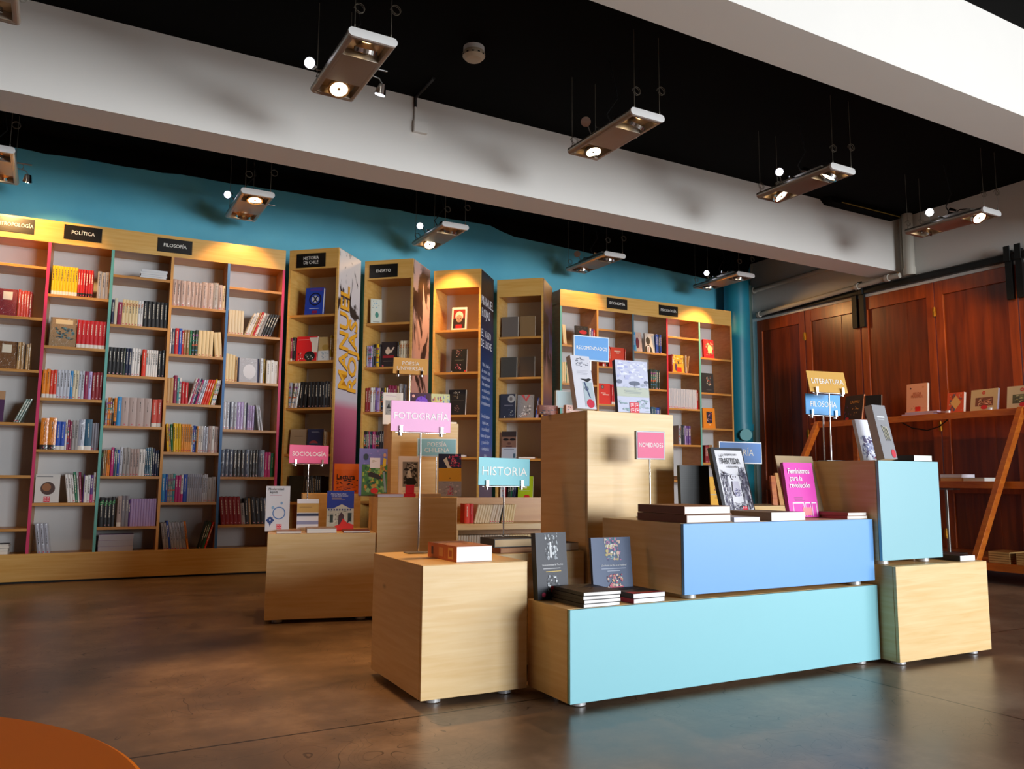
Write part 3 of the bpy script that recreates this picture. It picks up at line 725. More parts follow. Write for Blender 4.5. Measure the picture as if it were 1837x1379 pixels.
# col 1 = under ANTROPOLOGIA (partly outside the picture)
lab = [('r', .38, .62, .72, .88, '#e8dcc8')]
cell(1, 1, ['_:90', fc('#8a3038', .15, .215, 'wrapped plum-red book with a cream label, face out on the antropologia shelves', [('r', .36, .6, .78, .9, '#efe2cf')], gloss=True, t=.03), 'H*2:20:212:g', 'H*2:17:208:g', 'E:18:205:g'])
cell(1, 2, ['_:115', fc('#7a5230', .15, .215, 'wrapped brown book with a cream label, face out on the antropologia shelves', [('r', .34, .58, .76, .88, '#e9ddc6')], gloss=True, t=.03), 'D:20:212:g', 'd:24:212:g', '_:12', 'D:18:205:g', 'd:12:205:g'])
cell(1, 3, [fc('#4a1f4e', .19, .24, 'dark purple book with a tan top band on the antropologia shelves', [('r', 0, .72, 1, 1, '#b58a62'), ('r', .3, .1, .6, .35, '#8f2340')], t=.02), '_:60', 'q*3:14:200:gR22'], 0.02)
cell(1, 4, [fc('#1f5fb8', .19, .235, 'teal and blue book with a white stripe on the antropologia shelves', [('r', 0, .5, 1, 1, '#1f8a94'), ('r', 0, .47, 1, .5, '#dfe9ef'), ('r', .1, .78, .8, .8, '#bfe0e0')], t=.015)])
cell(1, 6, ['_:120', fs(.19, [('W', .03), ('K', .022), ('W', .016), ('K', .012)], pages='#ece6da')])
# col 2 = under POLITICA
cell(2, 0, ['_:12', 'Y*9:19:236:w', 'R*4:17:226:d', '_:3', 'R*2:16:226:d', '_:30', 'G*3:27:224:g'])
cell(2, 1, ['_:25', fc('#9a8060', .185, .235, 'wrapped tan book with a teal street picture, face out on the politica shelves', [('r', .2, .78, .85, .93, '#d8c49a'), ('p', .15, .25, .95, .68, ['#2f5f6c', '#1f3f50', '#5a8790', '#3a4a48'], 60)], gloss=True), 'R*7:27:225:w'])
cell(2, 2, ['_:2', 'O*2:22:225:w', 'r*2:20:222:w', 'w*4:20:226', 'b:16:226', 'C*2:17:226', 'w*2:17:226', 'P:25:222', 'v:22:222:g', 'E*3:22:222'])
cell(2, 3, ['_:15', 'O*2:46:246:dg', 'B*2:26:222:w', 'W:12:230', 'P:14:238:s', 'P:14:222', 'G*2:19:236', 'S:38:240:wg', 'T:44:240:w', 'g*3:15:215:k'])
cell(2, 4, ['_:5', fc('#dcd8d2', .165, .218, 'white book with a brown planet on its cover on the politica shelves', [('r', .05, .9, .7, .93, '#888'), ('e', .52, .5, .30, .225, '#4a2c20'), ('e', .47, .54, .18, .14, '#9a6238'), ('logo', .5, .12, .13)], lean=3), '_:25', 'W*3:18:218:L8', 'F:16:240:lL7', 'W:12:215:L6', 'P:15:235:L5', '_:2', 'V:7:215', 'W*2:21:215', 'V:20:215:p', 'W:20:235'])
cell(2, 5 + 0, ['_:20', 'S*3:28:235:gL8'])
# col 3 between teal and ochre
cell(3, 0, ['_:200', fs(.2, [('W', .018), ('S', .018), ('W', .018), ('w', .02)], pages='#dcdcdc')])
cell(3, 1, ['N:15:210', 'C:16:216:k', '_:4', 'P:24:190', 'I*5:17:215:m', 'W*2:14:218:m', 'K*6:23:220'])
cell(3, 2, ['K*4:24:225', 'f:12:225', 'N*2:19:225', 'W*3:18:225', '_:14', 'r:26:222', 'W:14:225:m', 'W*4:15:222', 'K*2:24:225'])
cell(3, 3, ['_:5', 'S:12:222:s', 'O:13:222:s', 'd:13:222:s', 'K:10:220', 'O:18:222:d', 'b:26:235', 'M*4:46:232', '_:5', 'H*2:32:225:w'])
cell(3, 4, ['K:8:205:m', 'd*2:12:205', 'O*2:11:205', '_:4', 'p:20:232', 'T:10:225', 'q:12:212', 'B:14:212', 'w:22:232', 'G*2:24:228', 'M*3:20:215', 'W*2:20:215', 'T*3:12:230:g', 'q:12:230:g', 'N:18:225', 'N*2:15:212'])
cell(3, 5, ['_:4', 'K:36:232:m', 'k*3:26:232:m', '_:14', 'M:32:240:w', 'g*2:26:240', 'V:10:215', 'v*10:19:220:k'])
cell(3, 6, ['_:12', fs(.25, [('v', .045), ('M', .045), ('v', .045)], pages='#bcb8c0')])
# col 4 between ochre and blue
cell(4, 0, ['M*2:24:226:g', 'M*2:32:226:g', 'M:24:226:g', 'M*2:22:224:g', 'M*2:36:226:g', 'G:34:232:g', 'M:26:224:g', 'C:20:222'])
cell(4, 1, ['W:10:218', 'L:20:218', 'R:24:220', 'B:20:220', 'R:12:212', 'd*2:18:215', 'F:14:212', 'f*2:20:218:s', 'I*4:24:222:k', 'I*2:24:218:kL6'])
cell(4, 2, ['D*2:20:215:k', 'P:22:232', 't:13:215', 'W:13:222:s', '_:4', 'R*2:22:185', 'W:12:222:R14', 'p:10:222:R14', 'e:11:222:sR14', 'N:10:222:R14', 'p:10:218:R14', 'e*2:14:222:gR14', 'r*3:15:225:R14', 'Y:10:225:R14', 'W*2:13:215:sR12'])
cell(4, 3, ['_:6', 'Y:16:228:L5', 'D:14:226:sL5', 'F:14:232:L4', 'Y*3:19:235:L2', 'o*5:15:232:L1', 'W:12:215:m', 'B:16:222:s', 'N:10:222', 'o:12:222', 'W*2:18:220', 'S*2:20:220:g', 'M:26:220', 'W:22:220', 'M*2:17:218'])
cell(4, 4, ['b:26:228', 'B:14:228', 'G*2:18:228:s', 't:16:228:s', 'p*2:20:218', 'W:16:228:p', 'B:28:230', 'S*7:15:230', 'w*3:12:228', 'G*2:32:208'])
cell(4, 5, ['_:6', 'G*2:26:222:L9', 'B:20:238:L9', 'S*4:26:225:gL9', 'S*2:18:225:gL8', 'O:18:228:L9', '_:70', 'f*2:18:232:R14', 'F:13:228:R14', 'r:20:226:R16'])
# col 5 between blue and pink
cell(5, 1, ['_:6', 'C*5:20:212:k', '_:12', 'W*2:17:215:R20', 'D:12:220:R20', 'R:14:226:R20', 'W:16:220:R20', 'G:20:220:R19', 'k*4:16:215:R20'])
cell(5, 2, ['I*3:19:235:k', 'D:14:215', '_:6', fc('#b9bcc6', .175, .215, 'silvery cellophane wrapped book with navy edges, face out by the blue upright', [('r', 0, 0, .07, 1, '#1a1f4a'), ('r', .93, 0, 1, 1, '#1a1f4a'), ('e', .55, .45, .3, .3, '#e4e6ee')], gloss=True, spine='#1a1f4a'), 'w:20:218:g', 'y:10:215', '_:14', 'W*3:24:205'])
cell(5, 3, ['w*2:24:236:g', 'N:8:230', 'S*2:26:238:g', 'v*2:26:238:g', 'w:22:238:g', 'N:8:230', 'v*3:19:215:g', 'k:8:215', 'w:16:215:gL8', 'w:16:215:gL10'])
cell(5, 4, ['L*3:25:232:g', 'k*3:24:232:g', 'L:30:232:g', 'k*3:18:230:g', 'L:40:228:g', 'p*2:20:210', 'F:22:210'])
cell(5, 5, ['E*5:25:232:lL6', 'G:22:175:L6', 'k:24:218:L5', 'd:14:218:L5', 'k*3:26:225:L6', 'L*2:22:220:gL6'])

# ---- contents of the towers
def ucell(i, rowi, seq, indent=0.02):
    nm = ['historia de chile tower', 'ensayo tower', 'third tower', 'fourth tower'][i]
    row(UF[i], indent, UW - 0.02, (ROWB + [0.212])[rowi], seq, 'inner end, %s shelf, %s' % (ORD[rowi + 1], nm), 'books in the angled towers', D=0.15)
ucell(0, 0, ['_:120', fc('#2445b4', .175, .25, 'blue book with a ringed emblem, alone at the top of the historia de chile tower', [('r', .25, .88, .95, .97, '#5a3f9c'), ('ring', .55, .58, .34, .8, '#16193a'), ('e', .55, .58, .2, .13, '#c9ccd8'), ('poly', [(.42, .68), (.48, .70), (.7, .48), (.64, .46)], '#16193a'), ('poly', [(.64, .70), (.7, .68), (.48, .46), (.42, .48)], '#16193a'), ('r', .25, .23, .8, .25, '#d8dcf0'), ('r', .42, .06, .7, .16, '#8f2050')], lean=4, hard=True, t=.03)])
ucell(0, 1, ['P:22:215:w', 'K*2:15:215', '_:4', fc('#d8202a', .20, .225, 'red book with a big white capital letter in the historia de chile tower', [('poly', [(.6, .95), (1, .95), (1, .35), (.75, .35), (.75, .6)], '#eadfcf'), ('e', .45, .68, .28, .2, '#d8202a'), ('r', .05, .86, .6, .875, '#eaa'), ('p', .1, .02, .35, .36, ['#1a1a1a', '#eaeaea'], 30), ('e', .66, .2, .26, .2, '#222222'), ('p', .44, .05, .88, .36, ['#e8e8e8', '#3a5a50', '#1a1a1a'], 40)], lean=4), '_:4', fc('#c7a76c', .115, .215, 'tan and white book with a blue drawing in the historia de chile tower', [('r', 0, 0, 1, .42, '#dfe0dc'), ('p', .2, .03, .9, .4, ['#9fb3c4', '#d8dde0', '#7a94ac'], 26), ('e', .6, .56, .3, .12, '#b59248')]), 'y*2:20:220:w', 'y:14:218:w'])
ucell(0, 2, ['S:22:222:s', 'W:16:222:sR8', 'S:14:222:sR8', 'W:12:222:R8', 'K*2:30:226:lR5', 'K*4:27:228:l', 'k*3:21:228:l', 'S:24:222:g'])
ucell(0, 3, ['_:20', fc('#a79a88', .155, .215, 'grey book with faded red lettering in the historia de chile tower', [('r', .25, .7, .8, .72, '#6a6055'), ('p', .05, .05, .8, .32, ['#a8403a', '#a79a88', '#b86a5a'], 30)]), '_:10', fc('#2b3766', .15, .215, 'navy book with a red dome in the historia de chile tower', [('e', .4, .4, .28, .14, '#b04a58'), ('e', .4, .34, .28, .1, '#5a86a8'), ('r', .1, .3, .9, .42, '#2f4f74'), ('lines', .2, .9, .8, 2, '#9fb0d0')], lean=3), '_:6', 'C*2:18:190'])
ucell(0, 4, ['_:24', fc('#101412', .14, .22, 'black book standing face out, low in the historia de chile tower', [('r', .1, .4, .95, .415, '#2f3a34')], t=.03), '_:30', 'K*3:16:222', 'k*2:16:222', 'K*3:18:222'])
ucell(1, 0, [fc('#cfd2c4', .105, .235, 'pale book with blue and green drawings leaning in the ensayo tower', [('p', .1, .6, .9, .95, ['#5f9fc0', '#d8dccc', '#a8a89a'], 22), ('e', .55, .35, .16, .12, '#2f7f6c'), ('r', .2, .05, .8, .08, '#8a8a80')], rz=38, lean=4, t=.025)], 0.055)
ucell(1, 1, ['S:14:205', 'v*2:17:207:s', 'L:12:207', 'K:22:215', 'Y:26:215:s', 'K:10:215', fc('#2c2226', .16, .235, 'dark book with a cream cartoon figure and red band in the ensayo tower', [('e', .42, .62, .16, .12, '#e6cdb6'), ('e', .42, .74, .09, .06, '#dcc0a8'), ('poly', [(.55, .6), (.75, .8), (.82, .78), (.62, .55)], '#e6cdb6'), ('p', .3, .55, .55, .7, ['#c05050', '#e6cdb6'], 8), ('r', .12, .36, .8, .46, '#a01f2c'), ('r', .15, .22, .7, .24, '#7a6a60'), ('logo', .14, .05, .05)], lean=3, t=.028), 'K:12:225', 'y:10:225', 'C*4:21:238:m'])
ucell(1, 2, ['E*2:22:220:l', 'W*2:20:222:m', 'V:13:222', 'v:24:218:m', 'I:12:218', 'k:24:218:s', 'Y:10:215', '_:8', 'W:14:222', 'P*3:24:240', '_:4', 'D:14:235', 'G*2:20:250:g', 'L:10:250', 'w*2:18:240'])
ucell(1, 3, ['K:22:225:s', 'f:18:222', 'P:16:222', 'T:14:222', 'N:12:222', 'p:18:222', 'P:12:222', 'K*2:18:222:s', 'K*4:20:222'])
ucell(2, 0, ['_:150', fc('#e8dfce', .15, .23, 'white framed book with a white-haired portrait on red, alone in its tower', [('r', .1, .08, .9, .9, '#8f1c1c'), ('r', .1, .08, .9, .5, '#2a1614'), ('e', .5, .62, .27, .2, '#d8c8b8'), ('e', .5, .5, .2, .17, '#b08a70'), ('e', .42, .5, .04, .02, '#4a2c20'), ('e', .6, .5, .04, .02, '#4a2c20'), ('poly', [(.48, .48), (.55, .42), (.46, .42)], '#8a624c'), ('r', .4, .34, .6, .355, '#6a3a30'), ('r', .28, .08, .7, .24, '#c01c24')], lean=6, spine='#eee4d2')])
ucell(2, 1, ['_:150', fc('#17181a', .155, .228, 'black book with two small red pictures on the second shelf of its tower', [('p', .28, .66, .68, .98, ['#a03a3a', '#2a2020', '#c0a098'], 34), ('lines', .2, .53, .85, 2, '#6a6a5a'), ('p', .28, .1, .68, .36, ['#c85068', '#e8b0b8', '#7a2030'], 34), ('e', .06, .03, .03, .02, '#e8e0e0'), ('r', .88, .0, 1, .08, '#c02028')], t=.03, pages='#c9bfae')])
ucell(2, 2, ['_:130', fc('#1b1c20', .17, .245, 'black book with grey and brown pictures behind the photography cards', [('p', .25, .64, .68, .95, ['#6a5a3c', '#d8d0c0', '#3a3428'], 34), ('r', .1, .57, .9, .575, '#77736a'), ('p', .28, .08, .68, .4, ['#5a3f3f', '#8a6a66', '#2a2020'], 34)], t=.03)])
ucell(2, 3, ['_:150', fs(.15, [('W', .022)])])
ucell(3, 0, ['_:16', fc('#6d635c', .17, .212, 'plain grey book with bright page edges at the top of the fourth tower', [('lines', .1, .9, .6, 1, '#7d736a')], lean=3, spine='#5a524c', t=.02), '_:18', fc('#8a6c48', .155, .212, 'plain light brown book at the top of the fourth tower', [('lines', .1, .93, .6, 1, '#9a7c58')], lean=2)])
ucell(3, 1, ['_:10', fc('#4a4742', .165, .208, 'plain charcoal book with bright page edges on the second shelf of its tower', [('lines', .1, .9, .6, 1, '#5a564e')], lean=3, t=.02), '_:24', fc('#4a3b2e', .155, .208, 'plain dark brown book on the second shelf of the fourth tower', (), lean=2)])
ucell(3, 2, ['K:10:235', fc('#333747', .155, .245, 'navy book with a white coin and a small picture in the fourth tower', [('e', .72, .8, .24, .16, '#b9b6b2'), ('e', .7, .8, .1, .08, '#7a7472'), ('lines', .2, .55, .9, 2, '#9a9aa8'), ('p', .5, .06, .95, .38, ['#8a929a', '#b8beb8', '#59607a'], 24), ('e', .3, .05, .04, .03, '#e6e0e0')], lean=3), '_:14', fc('#8d8f94', .165, .235, 'crinkled silvery wrapped book in the fourth tower', [('poly', [(.2, 1), (.4, 1), (.5, .8), (.65, 1), (.8, 1), (.55, .7)], '#b04a55'), ('p', .1, .05, .95, .6, ['#c4c6cc', '#5a5c64', '#8d8f94', '#d8dae0'], 40), ('p', .3, .05, .7, .2, ['#b04030', '#e0d0c0'], 10)], gloss=True), '_:12', 'B:14:200:R8', 'W:12:200:R8', 'v:12:200:R8', 'E*2:13:205:R6'])
ucell(3, 3, ['_:26', fc('#6b564c', .15, .27, 'book with a close-up of a frowning face above a grey card', [('r', 0, .74, 1, 1, '#3a2c28'), ('r', 0, .38, 1, .8, '#8a6450'), ('e', .28, .7, .2, .045, '#1c1412'), ('e', .74, .7, .2, .045, '#1c1412'), ('e', .5, .55, .14, .05, '#6a4638'), ('r', .3, .42, .7, .45, '#5a3230'), ('r', 0, 0, 1, .4, '#c6cbd4'), ('r', .15, .33, .85, .35, '#8a8e98'), ('r', .8, .02, .95, .18, '#4a6474')], lean=3), '_:20', fs(.16, [('W', .016)])])
ucell(3, 4, ['_:14', 'W:24:215:m', 'w:22:215:s', 'E:14:200', '_:12', 'f*2:14:205:R6', 'F:14:205:R8', 'N*2:14:205:R8', '_:6', fc('#a9c818', .15, .235, 'lime green book with black spots low in the fourth tower', [('p', .05, .7, .6, .98, ['#2a3014', '#a9c818', '#7a9010'], 16), ('r', .2, .5, .6, .6, '#eaf0d0'), ('lines', .1, .4, .9, 1, '#f0f4e0'), ('e', .6, .15, .2, .08, '#c8302a'), ('r', 0, 0, 1, .07, '#16180c')])])

# ---- contents of the economia / psicologia bookcase (frame RF)
def rcell(col, rowi, seq, indent=0.0):
    zs = (ROWB, ROWA, ROWB, ROWA, ROWB)[col]
    nm = ['teal', 'ochre', 'slate', 'red', 'last teal'][col]
    row(RF, RE[col] + 0.012 + indent, RE[col + 1] - 0.01, (list(zs) + [0.212])[rowi], seq, 'economia %s upright, %s shelf' % (nm, ORD[rowi + 1]), 'books in the economia and psicologia bookcase', D=0.14)
rcell(0, 0, ['_:16', 'I*2:16:215:kL5', '_:120', fc('#2a2420', .16, .225, 'dark book with a red cloud and white words behind the recomendados sign', [('p', .1, .75, .9, .98, ['#3a5a40', '#2a2420', '#5a5048'], 20), ('e', .6, .7, .3, .1, '#c02a30'), ('r', .1, .42, .9, .52, '#e0d8cc'), ('p', .1, .45, .9, .5, ['#2a2420'], 12)]), 'W:16:205', 'V:18:200', 'r:16:195'])
rcell(0, 1, ['I*3:20:225:k', 'F:12:215', 'I*11:19:225:k'])
rcell(0, 2, ['_:240', 'I*2:16:215', 'R*3:18:215'])
rcell(1, 1, ['_:70', 'R:22:220:w', 'r:16:220:s', 'f:14:215', 'K:10:215', 'r*2:16:228:L5', fc('#e2401c', .17, .225, 'vermilion book standing face out under the economia plaque', [('r', .25, .78, .75, .84, '#f2c0a8'), ('r', .4, .7, .62, .74, '#f2c0a8')], lean=2), 'r:10:215'])
rcell(1, 2, ['_:20', fc('#da2a1c', .155, .225, 'red book with a small grey portrait beside red volumes', [('e', .35, .84, .12, .1, '#3a3330'), ('e', .35, .83, .08, .07, '#8a8078'), ('r', .2, .52, .6, .56, '#f4d8d0'), ('r', .35, .44, .85, .48, '#f4d8d0')], lean=2), 'R*6:24:220:w'])
rcell(2, 0, ['b:36:215', fc('#d8b8a8', .10, .225, 'book with a crimson figure on a pale ground beside the slate upright', [('r', 0, 0, .2, 1, '#5fb0c8'), ('p', .35, .55, .95, .95, ['#e4c8b8', '#b86a6a', '#d8b8a8'], 20), ('e', .4, .45, .24, .28, '#7a2434')]), '_:40', fc('#d9cfc4', .13, .225, 'book with the black silhouette of a suited man on its cover', [('p', .4, .78, .95, .96, ['#b06a6a', '#d9cfc4', '#8a6a60'], 12), ('e', .32, .6, .22, .2, '#17181c'), ('poly', [(0, 0), (.75, 0), (.62, .28), (.4, .4), (.15, .36), (0, .28)], '#17181c'), ('poly', [(.18, 0), (.44, 0), (.44, .34), (.2, .34)], '#efeaea'), ('r', .29, .02, .36, .3, '#8f2430')]), 'B*2:20:220:g', 'N:18:220', 'B:14:220'])
rcell(2, 1, ['_:240', 'f*3:22:222:s', 'T:16:222', 'f*2:20:220'])
rcell(2, 2, ['_:240', 'T*3:24:210', 'B*2:20:210', 'N:20:210'])
rcell(3, 1, ['C:10:200', '_:60', 'E:18:210', fc('#dba52c', .17, .21, 'yellow book with people and a red patch, glowing beside the red upright', [('p', .02, .45, .98, .98, ['#f0d890', '#b5642a', '#8a3a20', '#f5e6b0'], 34), ('e', .3, .3, .1, .22, '#5a2a5a'), ('r', .35, .05, .75, .3, '#e02a1a'), ('poly', [(.45, .5), (.55, .72), (.62, .5)], '#2a3a20')]), 'W:14:205', '_:4', 'D:16:208:R8'])
rcell(3, 2, ['C:12:200', '_:6', 'w*19:18:225:k', 'R:14:222'])
rcell(3, 3, ['_:150', 'S:22:222:s', 'W:12:222:m', 'k*2:24:222', 'v:16:215', 'V*4:18:215:g'])
rcell(3, 4, ['_:170', fs(.15, [('C', .025), ('D', .02)])])
rcell(4, 0, ['_:80', fc('#b0202a', .155, .225, 'red patterned book with a cream diamond beside the last teal upright', [('p', .2, .05, .98, .98, ['#d8b090', '#8a2028', '#5a7a60', '#c05a40'], 44), ('e', .6, .5, .22, .22, '#e0c890')], lean=3, t=.03)])
rcell(4, 1, ['_:30', fc('#23262b', .19, .235, 'charcoal book with a small painted picture beside the last teal upright', [('p', .4, .35, .8, .85, ['#7a8a80', '#b04a3a', '#3a4a5a', '#d8c0a8'], 40), ('r', .4, .15, .8, .17, '#5a5c60')], lean=3, t=.03)])
rcell(4, 2, ['_:50', fc('#d9861c', .18, .235, 'orange book with a purple picture panel beside the last teal upright', [('r', .3, .25, .75, .82, '#2a2034'), ('p', .32, .28, .73, .8, ['#5a4a9a', '#b04a6a', '#d8c0c8', '#2a2034'], 34), ('poly', [(.48, .2), (.6, .2), (.54, .12)], '#f0d8b0')], lean=3, t=.03)])
rcell(4, 3, ['_:60', 'E*3:20:200', 'd*2:20:205'])

# ------------------------------------------------------------------ pedestals
def pedestal(M, W, D, z0, z1, label, front=None, fname='laminate', side_knot=None, feet=True, inset=0.0):
    """M: front edge start corner on the floor/top; box runs +x (W) and +y (D), from z0 to z1 above M"""
    t = thing('display_pedestal', M, label, 'display box', 'plywood display boxes')
    f = 0.0
    MB().box(0, W, 0.016, D, z0, z1).build('carcass', BIRCH, t, bevel=0.002)
    fp = MB().box(0.001, W - 0.001, 0, 0.0155, z0, z1 - 0.001).build('front_panel', front or BIRCH, t, bevel=0.0015)
    if front: fp['label'] = fname + ' front panel'
    if feet:
        for x in (0.07, W - 0.07):
            for y in (0.06, D - 0.06): MB().tube([(x, y, z0 - 0.022 + 0.0025), (x, y, z0)], 0.030, 18).build('foot', FOOTM, t)
    return t
pedestal(TM(1.168, 2.745, 0, -1.5), 0.430, 0.56, 0.022, 0.492, 'plain plywood cube holding the photography sign')
pedestal(TM(1.612, 2.462, 0, -0.8), 1.630, 0.30, 0.022, 0.345, 'long low box with an aqua front on the floor', AQUA, 'aqua')
pedestal(TM(2.120, 2.440, 0.345, -0.6), 1.095, 0.54, 0.022, 0.292, 'long box with a sky blue front lying on the aqua box', SKYL, 'sky blue')
pedestal(TM(3.250, 2.350, 0, -1.3), 0.655, 0.52, 0.022, 0.432, 'plain plywood box at the end of the aqua box')
pedestal(TM(3.222, 2.392, 0.432, 0), 0.436, 0.46, 0.022, 0.468, 'tall pale aqua fronted box standing on a plywood box', PALEAQ, 'pale aqua')
pedestal(TM(2.100, 3.06, 0, -1.0), 0.500, 0.42, 0.022, 1.12, 'tall plywood pedestal behind the novedades sign')
pedestal(TM(1.628, 3.07, 0, -1.0), 0.455, 0.46, 0.022, 0.488, 'plywood box with the historia sign on it')
SB = -13.5
SO = TM(1.046, 4.665, 0, SB)
pedestal(SO, 0.60, 0.49, 0.022, 0.492, 'plywood box carrying the sociologia sign')
pedestal(SO @ Matrix.Translation((0.605, 0.0, 0)), 0.47, 0.49, 0.022, 0.695, 'knotty plywood pedestal with the poesia chilena sign')
FO = TM(1.915, 5.065, 0, SB)
pedestal(FO, 0.45, 0.45, 0.022, 1.175, 'tall plywood pedestal under the poesia universal sign')
# low two-tier stand of pocket books behind the historia box
LWS = thing('low_book_stand', TM(2.62, 5.55, 0, -10), 'low two-tier wooden stand of pale pocket books between the pedestals', 'shelf')
MB().box(0, 1.0, 0, 0.34, 0.425, 0.47).build('top_board', BIRCH, LWS, bevel=0.002)
MB().box(0, 1.0, 0, 0.34, 0.16, 0.20).build('lower_board', BIRCH, LWS, bevel=0.002)
MB().box(0, 1.0, 0.30, 0.33, 0.47, 0.66).build('back_board', INNER, LWS)
MB().box(0, 1.0, 0.30, 0.33, 0.20, 0.425).build('back_board', INNER, LWS)
for x in (0, 0.98): MB().box(x, x + 0.02, 0, 0.33, 0.0, 0.425).build('side_board', BIRCH, LWS)
row(LWS.matrix_world, 0.02, 0.98, 0.471, ['_:60', 'r:40:150', 'R:30:150', 'C*6:19:140:kR14', 'c*4:19:140:kR14', 'K:7:135:R14', 'I*5:19:140:kR10'], 'red end, upper tier of the low stand', 'pocket books on the low stand', y0=0.05, D=0.12)
row(LWS.matrix_world, 0.03, 0.97, 0.201, ['c*20:20:180:k', 'I*12:20:180:k'], 'red end, lower tier of the low stand', 'pocket books on the low stand', y0=0.05, D=0.12)

# ------------------------------------------------------------------ sign stands
def card(t, w_, h_, txt, c, size, y=0.0, tilt=0.0, z=0.0, rim=None, xs=1.0, tc='#f6f3ee', thick=0.006, shear=0.0, skew=0):
    """the printed card, bottom edge at z"""
    M = Matrix.Translation((0, y, z)) @ Matrix.Rotation(R_(-tilt), 4, 'X') @ Matrix.Rotation(R_(skew), 4, 'Y')
    if rim:
        b_ = MB().box(-w_ / 2, w_ / 2, 0.001, thick + 0.012, 0, h_).build('card_holder', mat('acrylic_rim_' + rim.strip('#'), rim, 0.2), t, M, 0.001)
        b_ = MB().box(-w_ / 2 + 0.006, w_ / 2 - 0.006, -0.0005, 0.001, 0.006, h_ - 0.006).build('card', mat('card_' + c.strip('#'), c, 0.42, var=0.01), t, M)
    else:
        b_ = MB().box(-w_ / 2, w_ / 2, 0, thick, 0, h_).build('card', mat('card_' + c.strip('#'), c, 0.42, var=0.01), t, M, 0.0008)
    b_['label'] = 'printed section card'
    letter(b_, txt, 0, h_ * 0.5, -0.0012, size, tc, xs, 0.0)
def sign(M, w_, h_, zc, txt, c, size, label, clips=True, lean=0.0, rim=None, xs=1.0, px=0.0, tc='#f6f3ee', skew=0, square=True):
    """M: foot of the pole; zc height of the crossbar"""
    t = thing('sign_stand', M, label, 'sign', 'section signs on thin metal stands')
    MB().box(-0.055, 0.055, -0.032, 0.032, 0.0006, 0.005).build('base_plate', STEEL, t, bevel=0.001)
    MB().tube([(0, 0, 0.004), (0, 0, zc)], 0.0038, 10).build('pole', CHROME, t)
    if clips:
        MB().tube([(-w_ * 0.42, 0.0, zc), (w_ * 0.42, 0.0, zc)], 0.0032, 8).build('crossbar', CHROME, t)
        for s_ in (-1, 1):
            k = MB().tube([(s_ * w_ * 0.34, -0.002, zc - 0.014), (s_ * w_ * 0.34, -0.002, zc + 0.006)], 0.009, 12).box(s_ * w_ * 0.34 - 0.006, s_ * w_ * 0.34 + 0.006, -0.013, -0.008, zc, zc + 0.028).box(s_ * w_ * 0.34 - 0.006, s_ * w_ * 0.34 + 0.006, 0.004, 0.008, zc, zc + 0.022)
            k.build('clip', CHROME, t)
        card(t, w_, h_, txt, c, size, -0.004, lean, zc + 0.004, None, xs, tc, 0.004, skew=skew)
    else:
        card(t, w_, h_, txt, c, size, -0.012, lean, zc - 0.01, rim, xs, tc, skew=skew)
    return t
sign(TM(1.347, 3.215, 0.492, -2), 0.272, 0.130, 0.505, 'FOTOGRAFÍA', '#e79acb', 0.041, 'light pink sign reading FOTOGRAFÍA on a tall thin stand')
sign(TM(1.800, 3.30, 0.488, 3), 0.276, 0.126, 0.282, 'HISTORIA', '#76c6d2', 0.056, 'aqua sign reading HISTORIA on a thin stand', skew=1)
sign(TM(1.345, 4.97, 0.492, 6), 0.250, 0.112, 0.396, 'SOCIOLOGÍA', '#e0246f', 0.036, 'hot pink sign reading SOCIOLOGÍA on a thin stand')
sign(TM(2.09, 5.20, 1.175, -22), 0.236, 0.112, 0.342, 'POESÍA\nUNIVERSAL', '#e0a95c', 0.037, 'ochre sign reading POESÍA UNIVERSAL above the tall pedestal', skew=2)
sign(TM(2.150, 4.86, 0.695, -16), 0.258, 0.118, 0.262, 'POESÍA\nCHILENA', '#93c9d4', 0.040, 'pale aqua framed sign reading POESÍA CHILENA', clips=False, rim='#e8f0f0')
sign(TM(2.318, 2.885, 0.637, -6), 0.150, 0.127, 0.268, 'NOVEDADES', '#d61e6c', 0.028, 'pink framed sign reading NOVEDADES before the tall pedestal', clips=False, rim='#9aa0a8', xs=0.78)
sign(TM(2.318, 3.345, 1.12, -5), 0.205, 0.127, 0.288, 'RECOMENDADOS', '#1d86d0', 0.0255, 'blue framed sign reading RECOMENDADOS above the tall pedestal', clips=False, rim='#cfd6dc', xs=0.86)
sign(TM(2.262, 3.440, 1.12, 0), 0.190, 0.088, 0.052, ' ', '#c4e2ea', 0.030, 'blank pale blue acrylic sign holder on the tall pedestal', clips=False, rim='#e4eef0')
sign(TM(3.318, 3.34, 0.0, -4), 0.302, 0.122, 0.908, 'TEORÍA', '#2478cc', 0.052, 'blue framed sign ending in RÍA behind the black framed comic', clips=False, rim='#d8dde2')
sign(TM(3.362, 2.80, 0.900, -6), 0.228, 0.104, 0.233, 'FILOSOFÍA', '#2a98e0', 0.040, 'light blue sign reading FILOSOFÍA on a thin stand', xs=0.92, skew=0)
sign(TM(3.290, 2.70, 0.900, -10), 0.228, 0.110, 0.334, 'LITERATURA', '#dba850', 0.037, 'ochre sign reading LITERATURA on the taller thin stand', xs=0.92, lean=14)

